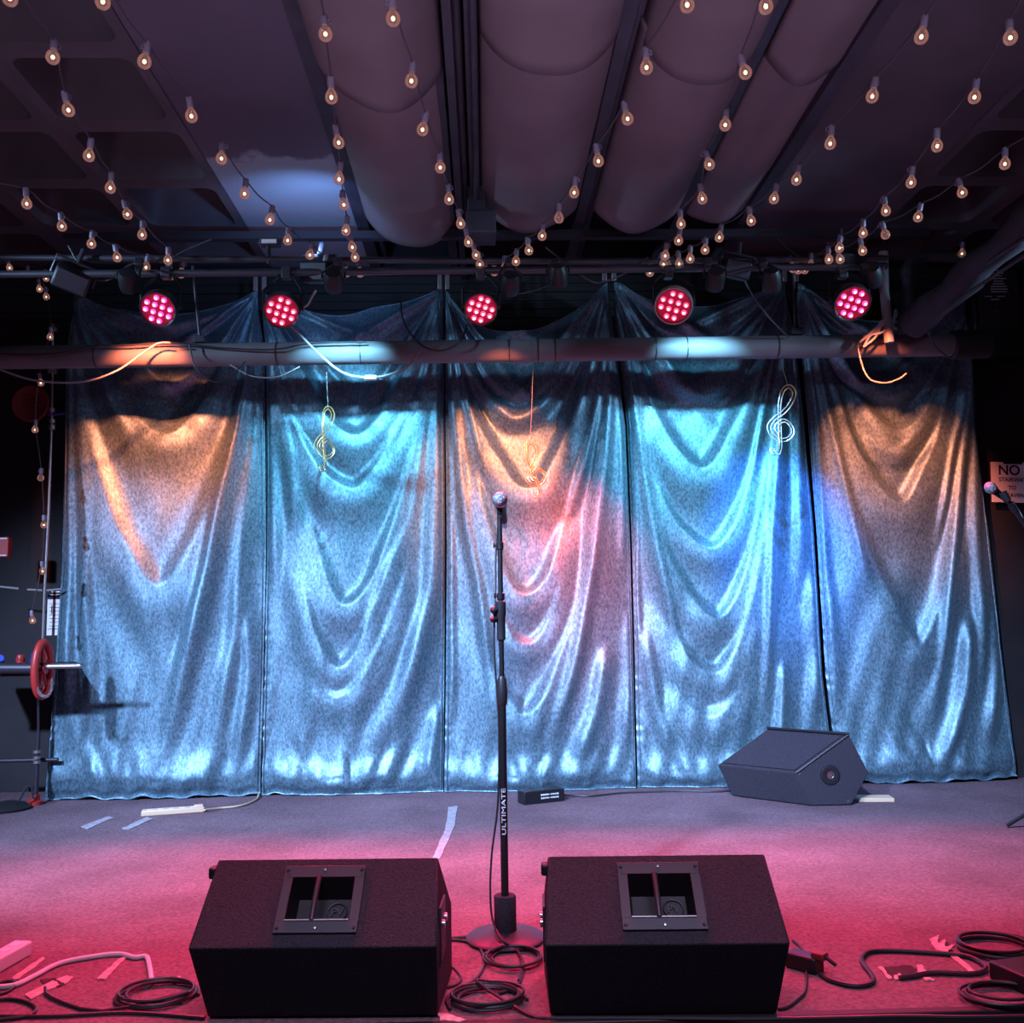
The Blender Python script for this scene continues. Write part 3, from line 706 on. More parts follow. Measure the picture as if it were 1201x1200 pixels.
string('short bulb string slanting down from the left edge to the leftmost red light', [(30,238),(71,266),(108,287),(135,302),(173,314),(199,323)], lead=(-20,212))
string('bulb string second from left, crossing the ceiling coffers', [(13,-2),(63,70),(76,129),(106,182),(130,220),(146,252),(167,275),(197,305),(214,321)], lead=(-30,-80))
string('bulb string along the left edge of the flat plum ceiling board', [(121,2),(172,73),(222,135),(260,187),(288,228),(319,258),(338,282),(366,300),(382,313),(405,321)], lead=(60,-80))
string('steep bulb string beside the blue ceiling patch', [(365,-40),(380,42),(388,112),(394,167),(399,209),(402,241),(407,270),(411,290),(414,302),(421,320)])
string('bulb string hanging under the fabric sheets left of the twin joists', [(440,-70),(460,21),(484,95),(499,152),(516,198),(526,234),(538,262),(547,284),(555,300),(562,311),(569,319)])
string('bulb string rising right from the middle led light to the third bay', [(830,-60),(803,4),(758,79),(733,140),(700,188),(675,225),(656,255),(637,278),(619,294),(606,307),(592,315),(580,320)], dead=(6,))
string('bulb string crossing the third and fourth fabric bays', [(920,-70),(897,7),(870,86),(852,148),(829,195),(822,233),(798,262),(798,283),(782,300),(777,311),(763,319)])
string('bulb string from the fourth led light across the flat board right of the drapes', [(1150,-50),(1085,42),(1027,112),(976,167),(937,211),(911,233),(879,259),(846,279),(828,294),(810,303),(796,309),(784,315)])
string('bulb string ending at the upper right corner', [(1230,-40),(1185,46),(1146,114),(1100,170),(1071,213),(1038,247),(1013,273),(986,291),(972,304),(952,312),(945,317)])
string('lowest bulb string on the right, ending at the right edge with one dead bulb', [(1240,150),(1180,192),(1126,227),(1080,255),(1036,276),(1010,294),(983,305),(935,317),(928,315)], dead=(4,))
string('bulb string drooping down the black wall at far left', [(9,314),(32,323),(53,327),(45,339),(53,348),(59,395),(46,449),(41,504),(48,561),(51,616),(49,670),(37,728)], Y=5.5, dead=(8,), sc=.85)
string('single bulb hanging at the elbow pipe, upper right', [(1130,297)], Y=5.40, lead=(1131,296), sc=1.0)

# ------------------------------------------------------------------ cords around the pipe
def cord(lab, px, r, mt, Ys=5.15, name='cable', cat='cable', n=8):
    pts = [at(p[0], p[1], p[2] if len(p) > 2 else Ys) for p in px]
    return tag(MB().tube(smooth_path(pts, 8), r, 7).obj(name, mt), lab, cat)
cord('pale cord looping under the pipe at far left', [(-10,430),(40,446),(95,448),(135,436),(165,416),(185,403),(200,402)], .0055, PINKC, 5.12)
o = cord('pale grey power cord swinging under the pipe from the second led light', [(322,364,4.85),(345,386,4.95),(375,416,5.1),(402,437,5.1),(430,443,5.1),(455,440,5.12),(478,430,5.15),(492,412,5.17)], .0068, PINKC)
c = MB().tube([at(428,443,5.09), at(442,443,5.09)], .014, 10).obj('inline_connector', WHITE, o, .003)
cord('short pale cord end hanging under the right part of the pipe', [(1006,402,5.2),(1008,416,5.19),(1012,431),(1017,441),(1024,447),(1040,449),(1055,444),(1063,438)], .0045, PINKC, 5.2)
cord('black cable lying along the left part of the pipe', [(-10,414),(30,416),(70,414),(110,406),(150,405),(200,402),(260,408),(320,410),(365,403),(430,401)], .005, RUBBER, 5.17)
cord('black cable draped round the pipe below the second curtain tie', [(470,352,5.4),(472,372,5.3),(482,392,5.2),(500,408,5.17),(520,411,5.17),(540,400,5.17),(548,380,5.3)], .005, RUBBER)
cord('black cable drooping below the pipe beside the left hanger', [(222,404),(230,432),(252,448),(272,440),(288,424)], .004, RUBBER, 5.16)
cord('thin dark cord sagging under the pipe left of the second curtain', [(270,428),(295,441),(325,442),(352,430)], .004, PINKC, 5.2)
cord('thin dark cable arching between rig and led light above the middle curtain', [(548,340),(600,345),(640,336),(672,316)], .004, RUBBER, 4.76)
cord('dark cable swagged under the rig between strings in the middle', [(640,290),(668,312),(690,328),(706,331),(738,318),(760,302)], .0045, CORD, 4.755)
cord('dark cable hanging under the rig left of the fourth tie', [(860,304),(868,318,4.74),(878,338,4.8),(900,370,4.95),(925,396,5.2)], .0045, CORD, 4.755)
cord('thin black cable falling from the diagonal run past the pipe', [(1086,358),(1088,385),(1096,405),(1112,420)], .005, RUBBER, 5.0)
cord('dark cable drooping across the rig left of the first led light', [(80,288),(92,308),(110,326),(128,328),(150,312),(176,304)], .004, CORD, 4.755)
cord('dark cable lifting off the rig behind the left bulb cluster', [(200,304),(215,295),(235,286),(248,281)], .005, JOIST, 4.755)
cord('dark cable sagging along the rig above the fourth led light', [(905,270,5.38),(925,292,5.0),(945,303),(975,304)], .0045, CORD, 4.755)
cord('pale cable stub bent below the second led light bracket', [(344,366),(350,362),(360,358),(367,346),(371,341)], .006, PINKC, 4.66)
o = thing('emergency_lamp_box', 'small pale box fixed to the rig above the second led light', 'lamp box', at(317,285,4.77))
MB().box((0,0,0), (.10,.06,.035)).obj('case', JOIST, o, .004); MB().box((0,-.031,-.003), (.075,.004,.02)).obj('lens', WHITE, o); MB().tube([(-.01,0,-.018),(-.005,.0,-.11)], .012, 8).obj('stem', RIG, o)

# ------------------------------------------------------------------ treble clefs
CL = [(-.10,-.40),(-.11,-.46),(-.05,-.51),(.03,-.48),(.05,-.40),(.03,-.28),(.00,-.05),(-.05,.22),(-.03,.42),(.04,.50),(.10,.42),(.07,.28),(-.02,.14),(-.14,.02),(-.20,-.12),(-.14,-.25),(.0,-.30),(.14,-.25),(.20,-.12),(.13,.0),(.02,.03),(-.07,-.04),(-.09,-.13),(-.04,-.20)]
def clef(px, py, hgt, lean, lab, turn, top, Y):
    p = at(px, py, Y); s = hgt*PXM*(Y/YC)
    o = thing('treble_clef', lab, 'wall ornament', p, (0, lean, turn), 'gold wire treble clefs')
    for k, off in ((0, .0), (1, .045)):
        q = []
        c0 = [V((x, 0, y)) for x, y in CL]
        pth = smooth_path(c0, 8)
        for i, v in enumerate(pth):
            t = (pth[min(i+1, len(pth)-1)]-pth[max(i-1, 0)]); t = t.normalized() if t.length > 1e-6 else V((1,0,0)); nn = V((-t.z, 0, t.x))
            q.append((v+nn*off)*s+V((0, .004*math.sin(i*.3)-.006*k, 0)))
        MB().tube(q, .0034, 6).obj('wire', GOLD, o)
    tp = at(*top, Y); R = o.rotation_euler.to_matrix().inverted()
    MB().tube([V((.03*s,0,.51*s)), R @ (tp-p)], .0012, 4).obj('thread', PINKC, o)
clef(381,516,76,.06,'gold wire treble clef hanging before the cyan lit curtain', .9, (382,416), YP+.06)
clef(627,552,64,-.2,'gold wire treble clef hanging just above and right of the microphone', .15, (626,412), YP+.06)
clef(917,494,84,.18,'gold wire treble clef over the seam of the fourth and fifth curtains', .1, (911,408), YP+.06)

# ------------------------------------------------------------------ centre microphone stand
B0 = onz(593, 1103); SX = B0.x; SY = B0.y
st = thing('microphone_stand', 'black straight microphone stand with weighted round base at centre stage', 'microphone stand', B0)
def zof(py): return at(592, py, SY).z
MB().lathe([(0,.004),(.125,.004),(.128,.010),(.12,.018),(.06,.026),(.03,.034),(0,.034)], n=40).obj('base', PLATE, st)
MB().lathe([(0,.03),(.034,.03),(.036,.034),(.036,zof(1050)-.004),(.034,zof(1050)),(0,zof(1050))], n=26).obj('weight_sleeve', TOLEX, st)
MB().lathe([(.0125,.05),(.0125,zof(826))], n=18).obj('lower_tube', PLAST, st)
MB().lathe([(.012,zof(828)),(.017,zof(825)),(.0185,zof(812)),(.015,zof(797)),(.010,zof(793))], n=18).obj('clutch', RUBBER, st)
MB().lathe([(.0085,zof(800)),(.0085,zof(606)),(0,zof(606))], n=14).obj('upper_tube', PLAST, st)
MB().lathe([(.009,zof(752)),(.0145,zof(750)),(.0145,zof(724)),(.017,zof(722)),(.017,zof(706)),(.0105,zof(704)),(.0105,zof(705))], n=16).obj('grip', RUBBER, st)
MB().lathe([(.009,zof(704)),(.013,zof(703)),(.013,zof(696)),(.009,zof(695))], n=16).obj('collar', PLAST, st)
MB().lathe([(.008,zof(645)),(.012,zof(644)),(.012,zof(636)),(.008,zof(635))], n=14).obj('collar', PLAST, st)
zk = zof(721)
MB().tube([(-.008,-.004,zk),(-.026,-.006,zk)], .005, 8).obj('knob_stem', PLAST, st)
k_ = MB().lathe([(0,-.004),(.012,-.004),(.014,0),(.014,.010),(.010,.013),(0,.013)], (-.022,-.006,zk+.012), (0,-.5,1), 14).obj('knob', PLAST, st)
MB().lathe([(0,-.004),(.011,-.004),(.012,0),(.012,.010),(0,.012)], (-.024,-.006,zk-.018), (0,-.5,1), 14).obj('knob', PLAST, st)
for py in (640, 699):
    z = zof(py); MB().tube([(-.009,-.004,z),(-.022,-.005,z)], .0035, 6).tube([(-.02,-.005,z+.008),(-.02,-.005,z-.008)], .003, 6).obj('thumb_screw', PLAST, st)
# clip
MB().box((.000,0,zof(604)), (.012,.02,.02)).tube([(0,0,zof(606)),(.001,-.012,zof(597)),(.001,.0,zof(590))], [.008,.011,.013], 10).obj('clip', PLAST, st)
def text_mesh(body, size, mt, name, align='CENTER', ext=.0004, bold=False, sx=1.0):
    cu_ = bpy.data.curves.new(name, 'FONT'); cu_.body = body; cu_.size = size; cu_.align_x = align; cu_.align_y = 'CENTER'; cu_.extrude = ext
    if bold: cu_.offset = size*.018
    t = bpy.data.objects.new(name, cu_); C.objects.link(t); dg = bpy.context.evaluated_depsgraph_get()
    me = bpy.data.meshes.new_from_object(t.evaluated_get(dg)); bpy.data.objects.remove(t); bpy.data.curves.remove(cu_)
    me.name = name; me.materials.clear(); me.materials.append(mt); return me
me = text_mesh('ULTIMATE', .019, WINK, 'lettering')
xs = [v.co.x for v in me.vertices]; L0, L1 = min(xs), max(xs); za, zb = zof(978), zof(924)
for v in me.vertices:          # reads upward, wrapped on the tube
    a = -v.co.y/.0135; z = za+(v.co.x-L0)/(L1-L0)*(zb-za); rr_ = .0140+v.co.z
    v.co = (-rr_*math.sin(-a), -rr_*math.cos(a), z)
o = bpy.data.objects.new('lettering', me); C.objects.link(o); o.parent = st; o['label'] = 'white upright lettering'
# microphone held in the clip, pointing at the audience and slightly up
def microphone(p, d, lab, gm):
    R = basis(d); o = thing('microphone', lab, 'microphone', p, R.to_euler(), 'vocal microphones')
    MB().lathe([(0,-.026),(.010,-.0245),(.0185,-.018),(.0245,-.006),(.0255,.004),(.0245,.016),(.0215,.027)], n=24).obj('grille', gm, o)
    MB().lathe([(.0255,.001),(.0268,.002),(.0268,.007),(.0255,.008)], n=24).obj('grille_band', CHROME, o)
    MB().lathe([(.0215,.026),(.022,.034),(.0185,.04),(.0165,.06),(.0125,.15),(.0115,.165),(.0,.165)], n=20).obj('body', PLAST, o)
    MB().lathe([(.0098,.16),(.0098,.20),(.006,.215),(0,.215)], n=12).obj('plug', CHROME, o)
    return o
microphone(at(586,587,SY)+V((0,-.035,0)), (-.10,-.93,.36), 'vocal microphone with silver ball grille on the centre stand', GRILLE)
pts = [V((SX-.002,SY+.15,zof(600)-.03)), V((SX-.012,SY+.10,zof(640))), V((SX-.018,SY+.014,zof(700))), V((SX-.024,SY+.005,zof(760))), at(585,850,SY), at(584,940,SY), at(577,1000,SY), at(575,1045,SY-.02), at(578,1080,SY-.05), at(590,1104,SY-.12)]
ce = onz(606, 1120)
pts += [onz(604,1112,.012), onz(612,1128,.012), onz(608,1150,.012)]
tag(MB().tube(smooth_path(pts, 8), .0035, 7).obj('microphone_cable', RUBBER), 'black cable hanging down the centre microphone stand to the floor', 'cable')

# ------------------------------------------------------------------ right boom stand with microphone
YM = 4.3
bs = thing('boom_stand', 'black boom stand leaning in from the right edge before the paper sign', 'microphone stand', V((at(1275,700,YM).x, YM+.15, 0)))
o_ = bs.location
for a in (0.4, 2.5, 4.6):
    MB().tube([(0,0,.25),(.32*math.cos(a),.32*math.sin(a),.012)], .009, 8).obj('leg', PLAST, bs)
MB().tube([(0,0,.12),(0,0,1.0)], .013, 12).obj('tube', PLAST, bs)
a0, a1 = at(1178,582,YM)-o_, at(1240,668,YM+.1)-o_
MB().tube([a0+(a0-a1)*.0, a1, a1+(a1-a0)*.25], .0095, 10).obj('boom_arm', PLAST, bs)
MB().tube([a0.lerp(a1,.12), a0.lerp(a1,.2)], .014, 10).obj('arm_collar', PLAST, bs)
q = a1+(a1-a0)*.02; MB().tube([V((0,0,1.0)), q], .012, 10).obj('swivel', PLAST, bs)
MB().tube([at(1176,577,YM)-o_, at(1182,588,YM)-o_], .017, 10).obj('clip', PLAST, bs)
mp_ = at(1161,571.5,YM); microphone(mp_, V((-.62,-.45,.25)), 'vocal microphone with silver ball grille entering from the right edge', GRILLE)
tag(MB().tube(smooth_path([at(1188,588,YM+.06), at(1196,600,YM+.06), at(1203,618,YM+.04), at(1215,650,YM+.05), V((o_.x,YM+.1,.6)), V((o_.x+.05,YM,.01))], 8), .0038, 7).obj('microphone_cable', RUBBER) if False else MB().tube(smooth_path([at(1188,588,YM+.06), at(1196,600,YM+.06), at(1203,618,YM+.04), at(1215,650,YM+.05), V((o_.x-.03,YM+.1,.6)), V((o_.x-.05,YM,.008))], 8), .0038, 7).obj('microphone_cable', RUBBER), 'black cable trailing from the microphone at the right edge', 'cable')

# ------------------------------------------------------------------ front wedge monitors
def wedge(Lb, Rb, lab, inset_px, side):
    a = onz(*Lb); b_ = onz(*Rb); W_ = (b_-a).length; c = (a+b_)/2
    ang = math.atan2((b_-a).y, (b_-a).x)
    o = thing('floor_monitor', lab, 'stage monitor', V((c.x, c.y, 0)), (0,0,ang), 'wedge monitors along the stage front')
    # section (y back, z up): bottom front, crease, top back, performer side
    sec = [(.0,.0), (-.125,.215), (.06,.386), (.30,.20), (.30,.0)]
    M_ = Matrix(((0,0,1,0),(1,0,0,0),(0,1,0,0),(0,0,0,1)))
    mb = MB()
    W2 = W_/2
    n = len(sec)
    ins = [0.012, 0.0, .014, .0, .0]
    vl = [V((-W2+ins[i], y, z+.006)) for i, (y, z) in enumerate(sec)]; vr = [V((W2-ins[i], y, z+.006)) for i, (y, z) in enumerate(sec)]
    mb.add(vl+vr, [tuple(range(n)), tuple(range(2*n-1, n-1, -1))]+[(i, n+i, n+(i+1) % n, (i+1) % n) for i in range(n) if i != 1])
    # handle plate on the upper slope
    p1 = V((0, sec[1][0], sec[1][1]+.006)); p2 = V((0, sec[2][0], sec[2][1]+.006))
    up_ = (p2-p1).normalized(); SL = (p2-p1).length; nn = V((1,0,0)).cross(up_).normalized()
    Rm = Matrix((V((1,0,0)), up_, nn)).transposed().to_4x4()
    ctr = p1+up_*SL*.52+V((inset_px,0,0)); Rm.translation = ctr
    HX, HY = .108, .096; IX, IY = .083, .062
    # the upper slope is cut out for the handle cup
    hole = [Rm @ V((x, y, 0)) for x, y in ((-IX-.004,-IY-.004),(IX+.004,-IY-.004),(IX+.004,IY+.004),(-IX-.004,IY+.004))]
    mb.add([vl[1], vr[1], vr[2], vl[2]]+hole, [(i, (i+1) % 4, 4+(i+1) % 4, 4+i) for i in range(4)])
    mb.obj('cabinet', TOLEX, o, .005)
    fr = MB()
    for cx, cy, dx, dy in ((0, HY-(HY-IY)/2, 2*HX, HY-IY), (0, -HY+(HY-IY)/2, 2*HX, HY-IY), (HX-(HX-IX)/2, 0, HX-IX, 2*IY), (-HX+(HX-IX)/2, 0, HX-IX, 2*IY)):
        fr.box((cx, cy, .0035), (dx, dy, .007))
    f = fr.obj('handle_plate', PLATE, o, .0012); f.matrix_local = Rm
    # recessed cup, seen as dark pan
    cup = MB(); d = -.062; A = [(-IX,-IY),(IX,-IY),(IX,IY),(-IX,IY)]; B_ = [(x*.86, y*.72) for x, y in A]
    cup.add([V((x,y,.0055)) for x, y in A]+[V((x,y-.008,d)) for x, y in B_], [(i,(i+1)%4,4+(i+1)%4,4+i) for i in range(4)])
    cup.add([V((x,y-.008,d)) for x, y in B_], [(0,1,2,3)])
    cu_ = cup.obj('handle_cup', PLAST, o); cu_.matrix_local = Rm
    bar = MB().tube([(-.012,-IY,.008),(-.012,-IY*.5,.012),(-.012,IY*.5,.012),(-.012,IY,.008)], .0075, 10).obj('handle_bar', PLATE, o); bar.matrix_local = Rm
    lip = MB().tube([(-IX,-IY,.008),(IX,-IY,.008)], .003, 6).obj('plate_lip', CHROME, o); lip.matrix_local = Rm
    for sx in (-.92, 0, .92):
        for sy in (-.86, .86):
            s = MB().lathe([(0,.0105),(.0035,.010),(.005,.0075),(.005,.006)], n=10).obj('screw', CHROME if sx == 0 else PLAST, o); s.matrix_local = Rm @ Matrix.Translation((sx*HX, sy*HY, 0))
    em = MB().tube([(.036+.026*math.cos(t*PI/14), -.002+.026*math.sin(t*PI/14), d+.004) for t in range(28)], .0018, 5, closed=True).obj('emblem', PLATE, o); em.matrix_local = Rm
    tm_ = bpy.data.objects.new('emblem', text_mesh('PV', .030, PLATE, 'emblem', ext=.0008, bold=True)); C.objects.link(tm_); tm_.parent = o; tm_.matrix_local = Rm @ Matrix.Translation((.036,-.002,d+.004))
    # corners, side jack plate, feet
    for sx in (-1, 1):
        if sx < 0: MB().box((sx*(W2-.006), sec[2][0]-.005, sec[2][1]-.025), (.022,.04,.03)).obj('corner_guard', PLAST, o, .006)
        MB().box((sx*(W2-.03), .03, .004), (.03,.03,.008)).obj('foot', RUBBER, o)
        MB().box((sx*(W2-.03), .26, .004), (.03,.03,.008)).obj('foot', RUBBER, o)
    jp = MB().box((side*(W2-.001), .02, .22), (.008,.12,.14)).obj('jack_plate', PLATE, o, .002)
    for k in (-.03, .03): MB().lathe([(.011,0),(.011,.007),(.006,.008),(.006,.002)], (side*(W2+.003), .02+k, .24), (side,0,0), 12).obj('jack_socket', CHROME, jp)
    return o
wl = wedge((238,1196),(519,1194),'left black wedge monitor at the stage front edge', .0, 1)
wr = wedge((640,1193),(917,1191),'right black wedge monitor at the stage front edge', .0, -1)

# wedge lying on its side by the curtain
a = onz(952,946); b_ = onz(1000,946)
sw = thing('floor_monitor', 'black six sided monitor lying near the right curtain foot', 'stage monitor', V(((a.x+b_.x)/2, a.y, 0)), (0,0,0))
def hexpt(px, py, Y): return at(px, py, Y)
YF = a.y
front = [(952,946),(999,945),(1019,906),(996,862),(934,907)]
fv = [at(x, y, YF)-sw.location for x, y in front]
for v in fv: v.z = max(v.z, .004)
dv = V((-.32, .30, .04))*1.0
# depth direction measured from the photograph: the cabinet runs back and to the left
tb = [(898,930),(944,944),(965,898),(942,855),(883,891)]
bv = []
for v in fv: bv.append(v+V((-.345,.33,.0)))
mb = MB(); n = len(fv)
mb.add(fv+bv, [tuple(range(n)), tuple(range(2*n-1, n-1, -1))]+[(i, n+i, n+(i+1) % n, (i+1) % n) for i in range(n)])
mb.obj('cabinet', TOLEX, sw, .005)
pc = at(973.5,909,YF)-sw.location
MB().lathe([(.012,.004),(.03,.006),(.046,.008),(.052,.006),(.053,0)], pc+V((0,.0,0)), (0,-1,0), 26).obj('pole_socket_ring', PLAST, sw)
MB().lathe([(0,.001),(.014,.001),(.016,.009),(.02,.009)], pc, (0,-1,0), 18).obj('pole_socket', CHROME, sw)
for x, y in ((992,870),(938,908),(995,940)):
    MB().lathe([(0,.004),(.006,.004),(.008,.0)], at(x, y, YF)-sw.location, (0,-1,0), 10).obj('corner_bolt', CHROME, sw)
# grille recessed between lips on the sloped top-left face
t0, t1, t2, t3 = fv[4], fv[3], bv[3], bv[4]
nn = (t1-t0).cross(t3-t0).normalized()
if nn.z < 0: nn = -nn
cc = (t0+t1+t2+t3)/4
g = MB(); q = [cc+(v-cc)*.90+nn*.002 for v in (t0,t1,t2,t3)]; q2 = [cc+(v-cc)*.90+nn*.008 for v in (t0,t1,t2,t3)]
g.add(q+q2, [(0,1,2,3),(7,6,5,4)]+[(i,(i+1)%4,4+(i+1)%4,4+i) for i in range(4)]); g.obj('grille', TOLEX, sw)
g = MB().tube([t1+nn*.006, t2+nn*.006], .009, 6).obj('lip', PLAST, sw)
g = MB().tube([t0+nn*.004, t1+nn*.004], .006, 6).obj('lip', PLAST, sw)

# ------------------------------------------------------------------ small things on the floor
def flat_poly(name, px, mt, z=.003, parent=None):
    px = [(a[0]+(b_[0]-a[0])*k/4+random.uniform(-.8, .8)*(k > 0), a[1]+(b_[1]-a[1])*k/4+random.uniform(-.5, .5)*(k > 0)) for a, b_ in zip(px, px[1:]+px[:1]) for k in range(4)]
    pts = [onz(x, y, 0.0) for x, y in px]; n = len(pts); mb = MB()
    mb.add([p+V((0,0,.0005)) for p in pts]+[p+V((0,0,z)) for p in pts], [tuple(range(n))[::-1], tuple(range(n, 2*n))]+[(i,(i+1)%n,n+(i+1)%n,n+i) for i in range(n)])
    return mb.obj(name, mt, parent)
def floor_box(p, q, width, h, name, mt, parent=None, bevel=.004, z0=0.0):
    p = V((p.x,p.y,0)); q = V((q.x,q.y,0)); c = (p+q)/2; d = q-p
    R = Matrix.Rotation(math.atan2(d.y, d.x), 3, 'Z'); return MB().box((c.x, c.y, z0+h/2), (d.length, width, h), R).obj(name, mt, parent, bevel), c, R
# black box with two lines of white print
p, q = onz(611,943), onz(658,938)
bx = thing('direct_box', 'small black box with two lines of white print at the curtain foot', 'box')
o, c, R = floor_box(p, q, .09, .07, 'case', PLAST, bx); d = (q-p).normalized(); nrm = V((d.y,-d.x,0))
if nrm.y > 0: nrm = -nrm
for row in range(2):
    for k in range(9):
        if k == 4: wd = .008
        else: wd = random.choice((.007,.009,.010))
        pos = c+nrm*.0455+d*(-.018+.0125*k)+V((0,0,.046-.018*row)); MB().box(pos, (wd,.0012,.008 if k != 4 else .003), R).obj('print_mark', WINK, bx)
# cream power strip by the left curtain
p, q = onz(166,957), onz(240,952)
ps = thing('power_strip', 'cream power strip lying on the stage before the leftmost curtain', 'power strip')
o, c, R = floor_box(p, q, .06, .03, 'case', BEIGE, ps, .006); d = (q-p).normalized()
for k in range(5): MB().box(c+d*(-.12+.055*k)+V((0,0,.0305)), (.028,.026,.002), R).obj('outlet', WHITE, ps)
MB().box(c+d*.13+V((0,0,.034)), (.05,.03,.012), R).obj('plug', BEIGE, ps, .004)
tag(MB().tube(smooth_path([onz(240,950,.02), onz(258,948,.008), onz(282,945,.008), onz(300,938,.008), onz(305,928,.02)], 8), .0055, 7).obj('cord', BEIGE), 'cream cord running from the power strip under the curtain seam', 'cable')
# wood block right of the side-lying wedge
p, q = onz(1004,939), onz(1046,939)
o, c, R = floor_box(p, q, .10, .022, 'wood_block', BEIGE, None, .003); tag(o, 'pale flat block on the floor right of the monitor by the curtain', 'block')
for i, (px, lab) in enumerate([([(95,970),(103,973),(133,960),(126,958)], 'grey tape strip on the stage floor, leftmost of the pair left of the power strip'),
        ([(143,972),(152,973),(180,961),(172,959)], 'grey tape strip on the stage floor just below the cream power strip'),
        ([(526,947),(537,946),(534,968),(522,994),(516,1007),(507,1007),(514,992),(522,974)], 'long bent grey tape strip on the floor left of the microphone stand')]):
    tag(flat_poly('floor_tape', px, TAPE), lab, 'tape', 'old tape strips on the stage floor')
def patch(lab, hole, bits, seed):
    o = thing('torn_patch', lab, 'carpet patch', onz(*hole[0]))
    rng = random.Random(seed); L_ = o.location
    def poly(name, px, mt, z):
        px = [(a[0]+(b_[0]-a[0])*k/5+rng.uniform(-1.3, 1.3)*(k > 0), a[1]+(b_[1]-a[1])*k/5+rng.uniform(-.7, .7)*(k > 0)) for a, b_ in zip(px, px[1:]+px[:1]) for k in range(5)]
        pts = [onz(x, y, 0)-L_ for x, y in px]; n = len(pts); mb = MB()
        mb.add([p+V((0,0,.0006)) for p in pts]+[p+V((0,0,z+rng.uniform(0,.002))) for p in pts], [tuple(range(n))[::-1], tuple(range(n,2*n))]+[(i,(i+1)%n,n+(i+1)%n,n+i) for i in range(n)])
        mb.obj(name, mt, o)
    poly('bare_floor', hole, HOLE, .0015)
    for bt in bits: poly('torn_backing', bt, FOAM, .004)
patch('torn carpet patch by the loose cable end at right', [(1033,1136),(1066,1133),(1082,1140),(1075,1147),(1045,1149)],
      [[(1030,1136),(1034,1135),(1047,1149),(1042,1150)], [(1074,1135),(1082,1133),(1086,1142),(1078,1145)], [(1048,1146),(1056,1144),(1058,1150),(1049,1150)], [(1083,1148),(1096,1150),(1094,1152),(1084,1151)]], 1)
patch('frayed torn patch left of the right cable coil', [(1096,1110),(1112,1106),(1118,1116),(1100,1118)],
      [[(1090,1104),(1101,1098),(1100,1108),(1110,1102),(1108,1112),(1120,1110),(1112,1118),(1098,1116)], [(1114,1122),(1120,1121),(1146,1142),(1140,1144)]], 2)
patch('torn carpet patch beneath the white cord at left', [(47,1150),(68,1148),(78,1152),(70,1158),(54,1158)],
      [[(66,1150),(78,1146),(86,1148),(76,1156)], [(12,1150),(50,1124),(54,1126),(22,1150)], [(30,1168),(62,1152),(70,1156),(36,1174)], [(114,1150),(140,1126),(150,1122),(124,1150)]], 3)
patch('dark scuffed gouge left of the left wedge monitor', [(180,1147),(205,1146),(212,1150),(184,1152)], [[(203,1154),(209,1146),(212,1147),(207,1155)]], 4)
# white power strip and thick white cord, lower left
p, q = onz(-22,1148), onz(27,1120)
ws = thing('power_strip', 'white power strip cut by the left edge of the stage', 'power strip')
o, c, R = floor_box(p, q, .06, .045, 'case', WHITE, ws, .006); d = (q-p).normalized()
for k in range(3): MB().box(c+d*(-.04+.05*k)+V((0,0,.0455)), (.03,.028,.002), R).obj('outlet', PAPER, ws)
z = .008
tag(MB().tube(smooth_path([onz(-20,1158,z), onz(15,1156,z), onz(40,1145,z), onz(70,1130,z), onz(110,1122,z), onz(140,1119,z), onz(158,1123,z), onz(171,1122,z), onz(175,1132,z), onz(177,1152,z), onz(168,1157,z)], 8), .0075, 8).obj('white_cord', WHITE), 'thick white cord arching over the floor at lower left', 'cable')
def floor_cable(lab, px, r=.0045, mt=RUBBER, z=None, name='cable'):
    pts = [onz(x, y, z or r+.001) for x, y in px]
    return tag(MB().tube(smooth_path(pts, 8), r, 7).obj(name, mt), lab, 'cable')
def coil(lab, px, py, rx, ry, turns, seed, r=.0045, tail=None, head=None):
    rng = random.Random(seed); c = onz(px, py); c.z = 0
    X = (onz(px+rx, py)-onz(px-rx, py)).length/2; Yd = abs(onz(px, py-ry).y-onz(px, py+ry).y)/2
    pts = [onz(*p_, r+.002) for p_ in (head or [])]; n = 16
    jx = jy = 0; s = 1
    for t in range(int(turns*n)):
        if t % n == 0: tx, ty, ts = rng.uniform(-.12,.12)*X, rng.uniform(-.12,.12)*Yd, rng.uniform(.78,1.05)
        jx += (tx-jx)*.2; jy += (ty-jy)*.2; s += (ts-s)*.2
        a = 2*PI*t/n
        pts.append(V((c.x+jx+X*s*math.cos(a), c.y+jy+Yd*s*math.sin(a), r+.001+.0045*t/n)))
    pts += [onz(*p_, r+.002) for p_ in (tail or [])]
    return tag(MB().tube(smooth_path(pts, 3), r, 7).obj('coiled_cable', RUBBER), lab, 'cable', 'black cable coils on the stage')
coil('coil of black cable left of the left wedge monitor', 186,1171, 46,16, 4, 1, tail=[(120,1186),(60,1170),(53,1158)])
coil('coil of black cable at the microphone stand base', 602,1128, 34,13, 3.5, 2)
coil('coil of black cable on the floor between the wedge monitors', 574,1176, 46,15, 4.4, 3, tail=[(620,1190),(640,1194)])
coil('coil of black cable at the right edge, farther back', 1168,1114, 46,15, 5, 4)
coil('coil of black cable at the right edge, near the stage front', 1178,1173, 46,14, 4, 5)
floor_cable('black cable from the left wedge jack curling to the front coil', [(524,1102),(545,1104),(562,1112),(568,1130),(558,1148),(535,1162),(524,1172),(528,1184)])
floor_cable('black cable looping from the left wedge jack to the stand base', [(524,1101),(550,1099),(580,1101),(602,1110),(613,1130),(610,1150),(600,1160),(585,1165)], .005)
floor_cable('thin black cable curling beside the left wedge', [(524,1130),(535,1138),(541,1148),(535,1155),(524,1158)], .0035)
